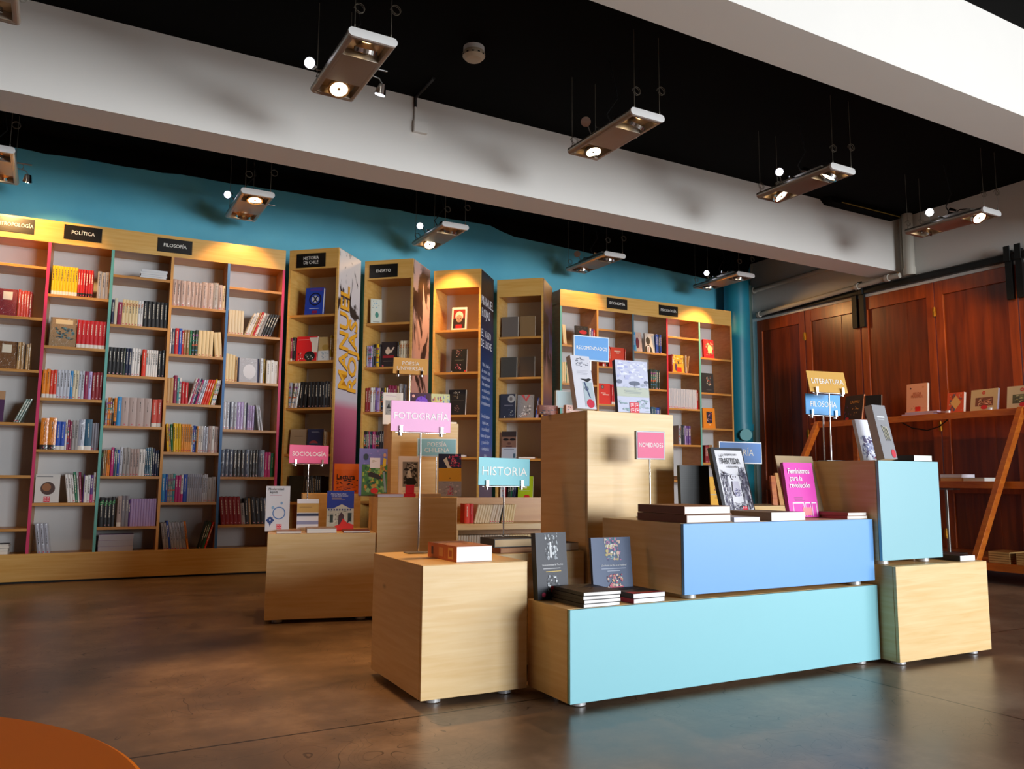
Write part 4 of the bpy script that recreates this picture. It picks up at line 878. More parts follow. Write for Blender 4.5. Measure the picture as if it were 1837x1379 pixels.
# ------------------------------------------------------------------ books and things on the pedestals
B1 = ['#c8ccd0', '#5a5f68', '#8a9098', '#2c3038']
face_book(TM(1.695, 2.700, 0.345, 4), .146, .250, .030, '#2a2d38', 'dark grey book titled Los economistas, standing on the aqua box', [('p', .28, .58, .72, 1.0, B1, 70), ('r', .44, .62, .5, .86, '#d8dade'), ('lines', .2, .46, .85, 1, '#b8b8bc'), ('lines', .28, .415, .8, 1, '#c9a94a'), ('p', .3, .08, .72, .36, B1, 50), ('r', .42, .1, .72, .19, '#d0202c'), ('e', .18, .07, .06, .035, '#e04a78'), ('t', 'Los economistas de Pinochet', .5, .51, .0098, '#e8e8ea', .86)], lean=5, spine='#14151a', seed=4)
face_book(TM(1.953, 2.662, 0.345, -3), .186, .228, .016, '#45587a', 'blue-grey book with a bright picture at top and bottom on the aqua box', [('p', .32, .58, .74, 1.0, ['#b8a86a', '#2a3a6a', '#d8b8a8', '#5a8a9a', '#c06a9a', '#e8e0d0'], 90), ('lines', .22, .47, .86, 1, '#aab4c8'), ('lines', .36, .43, .7, 1, '#aab4c8'), ('p', .34, .08, .75, .38, ['#e0b8a8', '#c04a6a', '#d8a070', '#e8d8c8', '#5a3a5a'], 80), ('r', .46, .08, .74, .16, '#c0285a'), ('e', .16, .05, .06, .035, '#e04a88'), ('t', '¿Qué hacer con Dios en la República?', .53, .52, .0095, '#eef0f4', .82)], lean=6, spine='#1c2334', seed=6)
for k in range(4):
    flat_book(TM(1.760 + 0.003 * (k % 2), 2.474, 0.345 + k * 0.0135, 1 - k), .162, .215, .0125, '#28201e', 'black paperback, %s from the bottom of the four stacked on the aqua box' % ORD[k + 1],
              [('p', .25, .3, .75, .75, ['#3a3430', '#6a5a50', '#1c1816'], 30)] if k == 3 else (), spine='#2c2420', pages='#f3f1ee')
for k in range(2):
    flat_book(TM(1.978, 2.474, 0.345 + k * 0.0185, 1.5 - k * 2), .150, .172, .0175, '#221f20', '%s black book with a red lower edge beside the stack of four' % ('lower', 'upper')[k], [('r', 0, 0, 1, .16, '#b8203a'), ('poly', [(0, 0), (.5, 0), (.15, .3), (0, .3)], '#b8203a'), ('p', .1, .3, .9, .9, ['#3a3a3c', '#5a4a44', '#2a2628'], 30)], spine='#a01e34' if k == 0 else '#2a2224', pages='#f3f1ee')
for k in range(2):
    flat_book(TM(2.262 - 0.006 * k, 2.447, 0.637 + k * 0.0335, 1 - 2.5 * k), .240, .30, .032, '#7a4c2c', '%s brown hardback of the pair stacked on the sky blue box' % ('lower', 'upper')[k], spine='#6e3a1e', hard=True, pages='#f1ebe0')
flat_book(TM(2.466, 2.449, 0.637, -0.5), .142, .22, .018, '#a9b4d0', 'thin pale lilac booklet between the brown books on the blue box', pages='#e9e4f4')
flat_book(TM(2.700, 2.445, 0.637, 1), .205, .27, .036, '#84776c', 'thick grey-brown hardback flat on the sky blue box', [('lines', .2, .7, .8, 2, '#6a5f58')], spine='#7a695c', pages='#f6f2ea')
for k in range(2):
    flat_book(TM(3.143, 2.452, 0.637 + k * 0.0145, -1 + 3 * k), .130, .195, .0135, '#9a6a50', '%s reddish brown booklet of two beside the pink book' % ('lower', 'upper')[k], spine='#a4583e', pages='#f3efe8')
GREYS = ['#3a3848', '#6a6878', '#b8b8c4', '#8a8898', '#54506a']
face_book(TM(2.735, 2.755, 0.637, -1), .194, .324, .022, '#1a1c26', 'black framed comic book reading LA PARTIDA leaning back on the blue box', [('r', .10, .05, .96, .96, '#e4e4ea'), ('p', .12, .06, .38, .66, GREYS, 160), ('p', .70, .06, .95, .72, GREYS, 170), ('p', .3, .07, .75, .2, GREYS, 60),
    ('poly', [(.12, .60), (.3, .565), (.44, .60), (.3, .585)], '#3a384a'), ('poly', [(.12, .68), (.26, .60), (.4, .61), (.27, .62)], '#4a4858'), ('poly', [(.62, .60), (.8, .56), (.95, .61), (.8, .58)], '#3a384a'), ('poly', [(.66, .61), (.82, .64), (.95, .72), (.84, .66)], '#4a4858'), ('e', .52, .56, .09, .045, '#dcdce6'), ('e', .49, .565, .018, .012, '#15151c'), ('e', .56, .565, .018, .012, '#15151c'), ('poly', [(.44, .5), (.62, .5), (.66, .36), (.58, .28), (.46, .28), (.4, .36)], '#c4c2d2'), ('p', .4, .27, .66, .4, ['#5a5688', '#8a88a8', '#3a3858'], 40), ('logo', .66, .09, .075),
    ('t', 'LA', .26, .88, .022, '#2a2a30', .7), ('t', 'ALEJANDRO GUMA', .55, .89, .014, '#4a4a54', .62), ('t', 'PARTIDA', .50, .79, .040, '#15151a', .72, .0004), ('t', 'NICOLAS VARAS', .55, .71, .014, '#5a5a64', .62)], lean=15, spine='#14151c', hard=True, seed=9)
cb = tag(MB().box(-.123, .123, 0, .005, 0, .292, lin('#b39a76')).build('cardboard_panel', CARDB), 'tan cardboard sheet leaning behind the pink book', 'cardboard'); cb.matrix_world = TM(3.080, 2.68, 0.6385, -1) @ Matrix.Rotation(R_(-13), 4, 'X')
face_book(TM(2.978, 2.60, 0.637, -1), .185, .250, .018, '#e22fb2', 'bright pink book reading Feminismos para la revolución', [('lines', .2, .36, .6, 3, '#8a2a70'), ('r', .14, .02, .16, .27, '#f4e0f0'), ('r', .14, .25, .5, .27, '#f4e0f0'), ('r', .5, .02, .52, .27, '#f4e0f0'), ('r', .56, .02, .58, .27, '#f4e0f0'), ('r', .56, .25, .74, .27, '#f4e0f0'), ('r', .72, .02, .74, .27, '#f4e0f0'), ('r', .78, .02, .80, .27, '#f4e0f0'), ('r', .93, .02, .95, .27, '#f4e0f0'), ('r', .78, .25, .95, .27, '#f4e0f0'), ('r', .46, .04, .76, .18, '#f08a90'),
    ('t', 'Feminismos', .48, .84, .034, '#fbf0fa', .86, .0006), ('t', 'para la', .36, .71, .034, '#fbf0fa', .86, .0006), ('t', 'revolución', .46, .58, .034, '#fbf0fa', .90, .0006)], lean=8, spine='#b01878', seed=3)
face_book(TM(2.600, 2.90, 0.637, -1), .175, .235, .02, '#0e1011', 'black back cover with faint lines behind the brown hardbacks', [('r', .0, .55, .95, .56, '#1f2324')] + [('r', .02, .6 + .04 * k, .9, .605 + .04 * k, '#202627') for k in range(9)], lean=2, pages='#c8c8c4', seed=2)
# yellow book and easels further back
YT = thing('low_plinth', TM(3.9, 4.2, 0, -1), 'birch plinth far behind the comic book, carrying a yellow book', 'display box')
MB().box(0, 0.9, 0, 0.4, 0.0, 0.63).build('carcass', BIRCH, YT, bevel=0.003)
MB().box(0.02, 0.88, -0.006, 0, 0.03, 0.60).build('front_panel', BIRCH, YT)
face_book(TM(4.06, 4.28, 0.63, -1), .17, .20, .02, '#e0a41c', 'yellow book with brown figures seen between the black cover and comic', [('p', .1, .5, .9, .9, ['#8a4a1c', '#e8c040', '#b5641c'], 26), ('r', 0, .36, 1, .40, '#b8a890'), ('lines', .2, .3, .8, 2, '#a8701c')], lean=4, seed=5)
ez = thing('book_easel', TM(4.62, 4.30, 0.63, -10), 'small ochre wooden easel in the gap left of the cardboard', 'easel'); ez['label'] = 'small ochre wooden easel between the comic and the cardboard sheet'
MB().box(-.02, .02, 0, .02, 0, .22, M=Matrix.Rotation(R_(-12), 4, 'X') @ Matrix.Rotation(R_(5), 4, 'Y')).build('upright', ORANGEWOOD, ez)
MB().box(.04, .10, 0, .02, 0, .24, M=Matrix.Rotation(R_(-12), 4, 'X')).build('board', INNER, ez)
# on the tall pale aqua box
face_book(TM(3.455, 2.585, .900, -2), .15, .205, .018, '#dfe0ea', 'white book with a crowd of blue-grey figures leaning back', [('p', .05, .02, .98, .62, ['#8a90b4', '#5a5f88', '#c8cce0', '#a8aec8', '#4a3a6a'], 120), ('r', .62, .02, .95, .16, '#1a1a20'), ('poly', [(.5, .05), (.8, .25), (.98, .2), (.98, .1)], '#8a2a4a')], lean=12, seed=12)
face_book(TM(3.392, 2.448, .900, 4), .105, .262, .040, '#8d8d92', 'tall thick grey book with black brush strokes and a pink tab', [('r', .2, .76, .75, .79, '#d8dade'), ('r', .2, .72, .7, .74, '#b8bcc0')] + [('poly', [(.32 + .11 * k, .62 - .02 * k), (.38 + .11 * k, .62 - .02 * k), (.52 + .1 * k, .34), (.48 + .1 * k, .33)], '#24262a') for k in range(4)] + [('poly', [(.36 + .11 * k, .6), (.39 + .11 * k, .6), (.52 + .1 * k, .36), (.5 + .1 * k, .36)], '#d8d0b0') for k in range(4)] + [('e', .78, .1, .16, .08, '#c8283e')], lean=12, spine='#c9c8ca', seed=7)
flat_book(TM(3.565, 2.405, .900, 0), .135, .20, .028, '#1a1b1e', 'black book lying flat at the far corner of the aqua fronted box', spine='#17181a', pages='#efe9da')
# on the plywood box at the end
flat_book(TM(3.800, 2.362, .4325, -1), .115, .20, .026, '#241a22', 'dark flat book with bright pages at the end of the plywood box', spine='#1c161c', pages='#f0eef0')
flat_book(TM(3.700, 2.55, .4325, 8), .09, .20, .02, '#5a5458', 'grey-purple flat book partly under the aqua fronted box edge', spine='#4a4448', pages='#c8c0c0')

# on the sociologia box
def S(x, y, z, rz=0): return SO @ TM(x, y, z, rz)
face_book(S(.048, .20, .492, 2), .135, .262, .02, '#d5d6dc', 'white book titled Modernidad líquida with a blue bubble ring', [('ring', .56, .40, .27, .84, '#4a78b4'), ('e', .3, .52, .06, .035, '#8ab0d0'), ('e', .66, .62, .05, .03, '#7aa0c8'), ('e', .2, .24, .13, .07, '#1f3f80'), ('poly', [(.02, .24), (.2, .16), (.38, .24), (.2, .33)], '#1f3f80'), ('poly', [(.08, .32), (.2, .1), (.33, .32), (.2, .22)], '#1f3f80'), ('e', .2, .25, .03, .02, '#c8d4e4'), ('logo', .58, .10, .11), ('lines', .15, .80, .7, 1, '#c07a8a'), ('t', 'Modernidad', .42, .93, .020, '#3a4a54', .9), ('t', 'líquida', .32, .865, .020, '#3a4a54', .9)], lean=2, spine='#b8bac4', seed=8)
face_book(S(.222, .25, .492, 2), .125, .185, .02, '#e4e4ea', 'book with ochre, navy and lilac horizontal stripes', [('r', 0, .56, 1, .86, '#c9a050'), ('lines', .1, .78, .85, 2, '#8a6a30'), ('r', 0, .45, 1, .54, '#1c2348'), ('r', 0, .19, 1, .30, '#8d90b4')], lean=4, seed=9)
face_book(S(.408, .20, .492, -2), .158, .235, .02, '#20389c', 'blue book with a white palace facade above a red slope', [('r', 0, 0, 1, .55, '#c4c4b4'), ('poly', [(.15, .52), (.55, .66), (.95, .52)], '#c9c9bc'), ('p', .02, .1, .98, .5, ['#a8aa9a', '#d4d4c8', '#8a8c80', '#b8b8ac'], 60), ('r', .12, .2, .24, .4, '#2a3a34'), ('r', .78, .22, .92, .44, '#2a3a34'), ('poly', [(.42, .1), (.66, .1), (.64, .38), (.54, .46), (.44, .38)], '#4a3038'), ('poly', [(0, 0), (1, 0), (1, .14), (.75, .2), (.6, .3), (.5, .16), (.2, .08), (0, .05)], '#e02a20'), ('poly', [(.74, .16), (.86, .24), (.9, .34), (.82, .3)], '#1a1a20')] + [('r', .05 + .1 * k, .50, .1 + .1 * k, .54, '#1c2c78') for k in range(9)] + [('lines', .15, .82, .7, 2, '#b8a070'), ('t', 'Alberto Fuguet Olmos', .42, .92, .011, '#eef0f8', .9), ('t', 'Sobre el tejado inmenso', .47, .87, .011, '#eef0f8', .9)], lean=5, spine='#d8c8c8', seed=10)
flat_book(S(.115, .010, .492, -1), .135, .17, .012, '#9a7a70', 'thin brown flat book before the bubble ring book', pages='#e6e2da', spine='#8a5a4a')
flat_book(S(.295, .010, .492, 1), .165, .19, .026, '#9a8a88', 'thick grey-brown flat book before the striped book', pages='#e8e4dc', spine='#8a6a60')
flat_book(S(.492, .006, .492, -1), .150, .17, .011, '#7a3a34', 'thin dark red flat book before the blue palace book', pages='#e6e0da', spine='#7a3430')
# on the knotty pedestal (offset .605)
def Q(x, y, rz=0): return SO @ TM(.605 + x, y, .695, rz)
face_book(Q(-.005, .23, -4), .172, .292, .022, '#7d7cc4', 'tall blue-spined picture book with a running animal in a green garden', [('r', .1, 0, 1, .66, '#4a7a44'), ('p', .12, .02, 1, .66, ['#3f7a3a', '#6aa050', '#2a5a40', '#a8b850', '#c89040', '#8ab070'], 110), ('p', .12, .66, 1, .98, ['#8a86cc', '#7a90c8', '#9a8ad0'], 24), ('e', .24, .82, .09, .07, '#3a4a58'), ('r', .38, .58, .74, .80, '#ece6ee'), ('lines', .43, .75, .68, 3, '#b8a890'), ('poly', [(.3, .46), (.42, .5), (.7, .44), (.85, .34), (.72, .34), (.5, .38), (.36, .4)], '#2e2624'), ('poly', [(.82, .6), (.94, .62), (.96, .78), (.86, .8)], '#e8c030'), ('e', .9, .86, .05, .04, '#d8a080'), ('poly', [(.84, .5), (.9, .5), (.94, .3), (.98, .06), (.9, .08)], '#8aa0a8'), ('e', .55, .10, .13, .06, '#d02820')], lean=11, spine='#5a78c0', hard=True, seed=13)
face_book(Q(.222, .24, -2), .138, .245, .03, '#ece4e0', 'white framed book with a black and white bearded face', [('r', .18, .22, .88, .86, '#8a8684'), ('p', .2, .24, .86, .84, ['#c8c4c0', '#3a3634', '#1c1a1a', '#8a8684', '#2a2828'], 80), ('poly', [(.4, .62), (.52, .64), (.6, .44), (.44, .46)], '#d8d4d0'), ('e', .55, .34, .24, .11, '#161414'), ('e', .34, .66, .1, .03, '#1c1a1a'), ('e', .72, .66, .1, .03, '#1c1a1a'), ('r', .18, .1, .88, .12, '#b8b0ac')], lean=9, spine='#d8c8c4', seed=14)
face_book(Q(.450, .12, -6), .140, .262, .02, '#2a3050', 'book with pink flowers, an ochre band and a misty photograph', [('r', 0, .66, 1, 1, '#2a3050'), ('poly', [(.2, .85), (.35, .92), (.5, .7), (.6, .66), (.4, .66)], '#e4e0d8'), ('p', .42, .68, 1, .99, ['#d84a78', '#c03060', '#e888a0'], 40), ('r', 0, .35, 1, .66, '#d8a030'), ('r', 0, 0, 1, .35, '#9a9aa8'), ('p', 0, .02, 1, .35, ['#8a8a98', '#c8c4d0', '#b0a8b8'], 36), ('p', .38, .02, .68, .24, ['#c83068', '#d8487a', '#9a2858'], 34), ('e', .5, .42, .03, .015, '#8a6018')], lean=9, seed=15)
flat_book(Q(.075, .008), .150, .16, .018, '#a8664c', 'reddish flat book before the running animal picture book', pages='#cfcadc', spine='#a04a38')
flat_book(Q(.310, .006), .130, .08, .020, '#d8b48c', 'small tan flat book before the ochre banded book', pages='#dcc098', spine='#d0a070')
t = thing('acrylic_logo_stand', Q(.190, .015), 'red acrylic logo block before the bearded face book', 'stand', None)
MB().box(-.034, .034, 0, .03, 0.0006, .022).build('block', mat('red_acrylic', '#d01a24', 0.2), t, bevel=0.002)
MB().box(-.026, .026, .008, .014, .022, .072).build('tab', mat('red_acrylic_tab', '#e0202a', 0.2), t, bevel=0.002)
# the small orange book stands on a box behind the sociologia box
bx = thing('display_pedestal', TM(1.42, 5.37, 0, SB), 'dark reddish box behind the sociologia books holding the orange book', 'display box')
MB().box(0, .38, .016, .34, .02, .70).build('carcass', BIRCH, bx, bevel=.002)
MB().box(.001, .379, 0, .0155, .02, .699).build('front_panel', BIRCH, bx)
face_book(TM(1.715, 5.36, 0.70, -10), .17, .20, .02, '#dd6a14', 'orange book with black woodcut letters behind the animal picture book', [('r', 0, .8, 1, 1, '#e4741c'), ('p', .05, .25, .95, .5, ['#2a1a14', '#dd6a14', '#3a2018', '#c85a14'], 30), ('p', .05, .02, .95, .24, ['#7a2a30', '#b04a20', '#4a2430'], 30), ('t', 'Lectura', .45, .55, .050, '#20140f', .8, .0008)], lean=3, seed=11)
# on the tall pedestal under the poesia universal sign
def U(x, y, rz=0): return FO @ TM(x, y, 1.175, rz)
face_book(U(.040, .27, -2), .138, .225, .02, '#ecebe8', 'white book with a grey harbour photograph on the tall pedestal', [('r', .12, .3, .9, .76, '#9aa0a4'), ('p', .13, .31, .89, .6, ['#6a7076', '#8a9096', '#4a5056'], 30), ('poly', [(.18, .5), (.3, .7), (.36, .5)], '#2e3034'), ('poly', [(.5, .52), (.56, .68), (.62, .5)], '#3a3c40'), ('lines', .14, .9, .8, 1, '#c8b0c8'), ('e', .6, .1, .1, .05, '#c8303a')], lean=5, seed=16)
face_book(U(.240, .29, 2), .150, .235, .02, '#42203c', 'dark plum book with a violet portrait on the tall pedestal', [('e', .56, .62, .34, .28, '#6a3ac0'), ('e', .55, .7, .28, .2, '#7a4ad0'), ('p', .3, .35, .85, .95, ['#5a2ab0', '#7a50d8', '#4a1f90'], 40), ('e', .46, .66, .06, .02, '#2a1058'), ('e', .66, .66, .06, .02, '#2a1058'), ('e', .17, .9, .07, .045, '#e8b0a8')], lean=10, seed=17)
face_book(U(.390, .32, 2), .135, .235, .02, '#c9cf9c', 'yellow and pale blue book of many panels on the tall pedestal', [('p', .0, .1, .6, .98, ['#e0b83a', '#c8604a', '#d8c870', '#8a5a80'], 50), ('p', .6, .1, 1, .98, ['#5f8fc0', '#a8c8d0', '#dfe4d0'], 34)], lean=8, seed=18)
flat_book(U(.405, .02, 0), .075, .14, .012, '#e4d4b4', 'small cream booklet at the corner of the tall pedestal', pages='#efe4cc')
# on the tallest pedestal
face_book(TM(2.118, 3.085, 1.12, 2), .110, .262, .034, '#d4d4de', 'thick white book with a dancing ink figure and a red tab', [('p', .2, .78, .9, .97, ['#7a7c8c', '#b8bcc8', '#5a5c6a'], 30), ('lines', .2, .72, .85, 4, '#b8b8c4'), ('r', .45, .04, .95, .5, '#aebcc4'), ('poly', [(.35, .56), (.5, .53), (.8, .58), (.95, .56), (.7, .5)], '#1c1c24'), ('ring', .62, .38, .1, .6, '#2a3050'), ('poly', [(.5, .5), (.58, .5), (.78, .2), (.7, .22)], '#3a4a70'), ('e', .72, .1, .2, .08, '#c8183a')], lean=13, spine='#e6e4ee', seed=19)
face_book(TM(2.392, 3.085, 1.12, -3), .185, .255, .026, '#c3c7de', 'pale lilac book with a lone tree under a cloudy sky', [('p', .02, .62, .98, .98, ['#d8dcec', '#a8aedc', '#e4e6f0', '#b4b8dc'], 60), ('r', .0, .30, 1.0, .48, '#b9c0b0'), ('p', .0, .44, 1.0, .56, ['#8a92a8', '#a8b0bc', '#9aa2b0'], 30), ('e', .56, .56, .17, .045, '#59627a'), ('r', .555, .44, .57, .56, '#3a4250'), ('e', .09, .58, .085, .04, '#6a7088'), ('e', .93, .59, .065, .035, '#6a7088'), ('p', .0, .02, 1.0, .26, ['#8aa4ac', '#a8bcc0', '#7a949c'], 40), ('lines', .2, .42, .8, 3, '#98a0a0'), ('logo', .5, .09, .14)], lean=6, spine='#2a2a38', seed=20)
for k, (xx, yy, w_, c1) in enumerate(((2.092, 3.38, .10, '#c8887c'), (2.195, 3.30, .10, '#d8b0a0'))):
    face_book(TM(xx, yy, 1.12, -6), w_, .045, .03, c1, ('small pink booklet stack with two portraits at the pedestal\'s inner edge', 'small peach booklet beside the two portrait booklet')[k], [('p', .0, .05, 1, .95, ['#e8c0b0', '#8a5a50', '#d8a090', '#5a6a80', '#f0e0d8'], 30)], lean=0, seed=21 + k)
# on the cube: thick orange book, black book over brown book
flat_book(TM(1.398, 2.790, .492, 0), .150, .27, .058, '#b4602a', 'very thick orange-spined book flat on the front cube', [('r', .03, .03, .97, .97, '#a9745a'), ('p', .1, .1, .9, .9, ['#b98a5c', '#8a5a3c', '#a9745a'], 30)], spine='#d0701c', pages='#f4f1ec')
flat_book(TM(1.775, 3.09, .4885, 2), .21, .16, .022, '#a4683c', 'brown hardback lying under the thick black book', spine='#9a5a30', pages='#c08a5c', hard=True)
flat_book(TM(1.755, 3.095, .512, -3), .215, .15, .036, '#1d1a1c', 'thick black book lying on the brown hardback near the historia stand', spine='#1a1618', pages='#d8b888', hard=True)
flat_book(TM(2.015, 3.085, .4885, 0), .105, .22, .034, '#2a2422', 'dark book with cream pages beside the tallest pedestal', spine='#221c1a', pages='#e4dccb')
# spine marks of the thick orange book
ob = [b_[0] for b_ in BOOKS if 'very thick orange' in (b_[0].get('label') or '')][0]
mb = MB(); XL = -.075 - .0006
for (z0, z1, y0, y1, c) in ((.03, .075, .008, .05, '#f0c060'), (.10, .105, .008, .05, '#e8a040'), (.12, .16, .012, .046, '#e0a050'), (.215, .235, .014, .044, '#5a2a10')):
    mb.add([(XL, y0, z0), (XL, y1, z0), (XL, y1, z1), (XL, y0, z1)], [(0, 1, 2, 3)], lin(c))
mb.add([(XL - .0003, .018, .04), (XL - .0003, .042, .04), (XL - .0003, .042, .066), (XL - .0003, .018, .066)], [(0, 1, 2, 3)], lin('#c8681c'))
mb.build('spine_print', BOOKM, ob)

# ------------------------------------------------------------------ ladder shelf by the doors
t = LS = thing('ladder_shelf', TM(0, 0, 0), 'varnished pine ladder shelf leaning towards the folding doors', 'shelf')
def lx(z): return 6.43 + 0.63 * z
for yy in (4.02, 6.22, 2.2):
    mb = MB()
    p0, p1 = Vector((lx(0), yy, 0.0)), Vector((lx(1.47), yy, 1.47)); d = (p1 - p0).normalized(); nrm = Vector((-d.z, 0, d.x))
    vv = []
    for p in (p0, p1):
        for a, b2 in ((-.0, -.025), (.075, -.025), (.075, .025), (-.0, .025)): vv.append(p + Vector((1, 0, 0)) * a + Vector((0, 1, 0)) * b2)
    mb.add(vv, [(0, 1, 2, 3), (7, 6, 5, 4), (0, 4, 5, 1), (1, 5, 6, 2), (2, 6, 7, 3), (3, 7, 4, 0)])
    mb.build('slanted_leg', ORANGEWOOD, t, bevel=0.003)
    MB().box(7.60, 7.67, yy - 0.03 + (-.3 if yy > 6 else 0), yy + 0.03 + (-.3 if yy > 6 else 0), 0, 1.40).build('rear_post', ORANGEWOOD, t, bevel=0.003)
for z, xo in ((1.465, 7.30), (0.82, 7.0), (0.165, 6.56)):
    MB().box(xo + 0.08, 7.70, 2.0, 6.32, z - 0.03, z - 0.004).build('shelf_board', ORANGEWOOD, t, bevel=0.002)
    MB().box(xo + 0.055, xo + 0.08, 2.0, 6.24, z - 0.065, z - 0.003).build('front_rail', ORANGEWOOD, t, bevel=0.002)
MB().tube([(7.40, 5.2, 1.398), (7.42, 5.1, 1.34), (7.43, 4.95, 1.31), (7.42, 4.82, 1.34), (7.40, 4.72, 1.398)], 0.006, 8).build('hanging_cable', BLACKR, t)
for yy in (4.30, 4.70): MB().tube([(7.385, yy, 1.461), (7.385, yy, 1.485)], 0.022, 16).build('glass_lamp', mat('clear_button_lamp', '#f4f4f4', 0.1, trans=0.6), t)
def LM(y, z, rz=-90, x=7.47): return TM(x, y, z, rz)
PKC = ['#d87a6a', '#8a3f4c', '#e8c0a0', '#5a6a58']
face_book(LM(5.06, 1.498, -90, 7.44), .225, .285, .03, '#eaa98c', 'peach book with faint red letters standing on two flat books', [('p', .1, .05, .9, .2, PKC, 16), ('r', .42, .02, .68, .18, '#e02a20'), ('e', .2, .84, .04, .03, '#5a3a44'), ('e', .8, .86, .04, .03, '#d88a50'), ('t', 'HILDA', .52, .64, .040, '#c06a50', .8), ('t', 'MARMOL', .52, .54, .040, '#c06a50', .8)], lean=5, spine='#6a3a8a', seed=30)
for k in range(2): flat_book(LM(5.03 - .04 * k, 1.4612 + k * .0182, -90, 7.40), .34, .22, .0176, '#e8b09c', '%s of two pinkish flat books under the peach book' % ('lower', 'upper')[k], spine='#d88a78', pages='#c8b8d8')
face_book(LM(4.665, 1.4615, -90, 7.44), .165, .195, .035, '#d8583a', 'orange-red book with a cream diamond on the pine shelf', [('p', .1, .05, .95, .98, ['#8a4a44', '#c8a890', '#6a5a70', '#d8583a'], 50), ('poly', [(.2, .5), (.52, .85), (.84, .5), (.52, .15)], '#e0b070')], lean=8, seed=31)
for k, (yy, rr_) in enumerate(((4.40, -96), (4.05, -88))):
    face_book(LM(yy, 1.4615, rr_, 7.45), .27, .205, .025, '#c9b99c', ('cream boxed set with a framed pink picture, leaning beside the orange-red book', 'cream boxed set with a landscape picture, closest to the slanted leg')[k], [('r', .18, .22, .84, .62, '#7a4a40' if k == 0 else '#5a5a48'), ('p', .2, .24, .82, .6, ['#e0a890', '#3a2a30', '#c8887a', '#f0d0c0'] if k == 0 else ['#a8a070', '#3a3a3c', '#7a8a6a', '#d8d0a8'], 50), ('ring', .48, .83, .06, .5, '#c8303a'), ('e', .52, .16, .12, .1, '#c82a3a')], lean=10, pages='#a8a0b4', seed=32 + k)
face_book(LM(5.55, 1.4615, -78, 7.43), .17, .25, .02, '#15171c', 'plain black book on the pine shelf behind the grey brush stroke book', (), lean=6, pages='#c8b0a0', seed=34)
face_book(LM(5.80, 1.4615, -100, 7.42), .27, .27, .02, '#2c1418', 'dark book with the word PAU in orange and small gold figures', [('p', .35, .12, .8, .55, ['#d8a050', '#8a4a2a', '#3a1a1c'], 26), ('p', 0, .1, .3, .8, ['#4a2a7a', '#2c1418', '#7a2a5a'], 20), ('t', 'LA PAU', .55, .72, .045, '#e8a850', .9), ('e', .2, .06, .1, .05, '#d02030')], lean=10, pages='#e8a078', seed=35)
for k, (yy, w_, T_, c, pg) in enumerate(((4.52, .20, .03, '#c89a6a', '#d8b07a'), (4.52, .20, .03, '#e8e4f0', '#e6e4f2'))):
    flat_book(LM(yy, .8165 + k * .031, -90, 7.09), w_, .20, T_, c, ('tan flat book, lower of the pair on the middle pine shelf', 'white flat book, upper of the pair on the middle pine shelf')[k], pages=pg)
for k in range(2): flat_book(LM(4.31, .8165 + k * .0155, -90, 7.09), .19, .20, .015, '#e8e6e0', '%s of two slim white booklets on the middle pine shelf' % ('lower', 'upper')[k], pages='#dfe6e0')
for s_, (yy, w_) in enumerate(((3.88, .17), (3.66, .17))):
    for k in range(5): flat_book(LM(yy, .1615 + k * .0185, -90, 6.66), w_, .22, .0175, '#8a5a24', 'ochre-edged flat book, %s up in the stack %s, lowest pine shelf' % (ORD[k + 1], ('beside the leg', 'off the leg')[s_]), pages='#c8a468', spine='#2a2018')
t = thing('metal_book_stand', TM(7.20, 4.64, 0.162), 'grey metal T-shaped stand on the lowest pine shelf', 'stand')
MB().box(-.06, .06, -.13, .13, 0, .012).build('base_plate', STEEL, t); MB().tube([(0, 0, .01), (0, 0, .575)], .012, 10).build('post', STEEL, t)
MB().box(-.05, .05, -.10, .10, .575, .59).build('top_bar', STEEL, t)

# ------------------------------------------------------------------ round orange table, cut off by the picture's lower corner
t = thing('round_table', TM(-0.455, 1.05, 0), 'round low table with a plain orange top at the lower corner', 'table')
n = 96; prof = [(0.0, .45), (.565, .45), (.572, .446), (.572, .428), (.566, .424), (0.0, .424)]
mb = MB(); circ = lambda r, z: [(r * math.cos(2 * math.pi * k / n), r * math.sin(2 * math.pi * k / n), z) for k in range(n)]
vv = []; 
for r, z in prof[1:-1]: vv += circ(r, z)
ff = []
for a in range(len(prof) - 3):
    for k in range(n): ff.append((a * n + k, a * n + (k + 1) % n, (a + 1) * n + (k + 1) % n, (a + 1) * n + k))
mb.add(vv, ff, mi=0, smooth=False); mb.add(circ(.565, .45), [tuple(range(n))]); mb.add(circ(.566, .424), [tuple(reversed(range(n)))])
mb.build('tabletop', TABLEO, t)
MB().tube([(0, 0, .02), (0, 0, .424)], .04, 20).build('column', BLACKM, t)
MB().tube([(0, 0, 0.0), (0, 0, .02)], .27, 40, r2=.25).build('base', BLACKM, t)

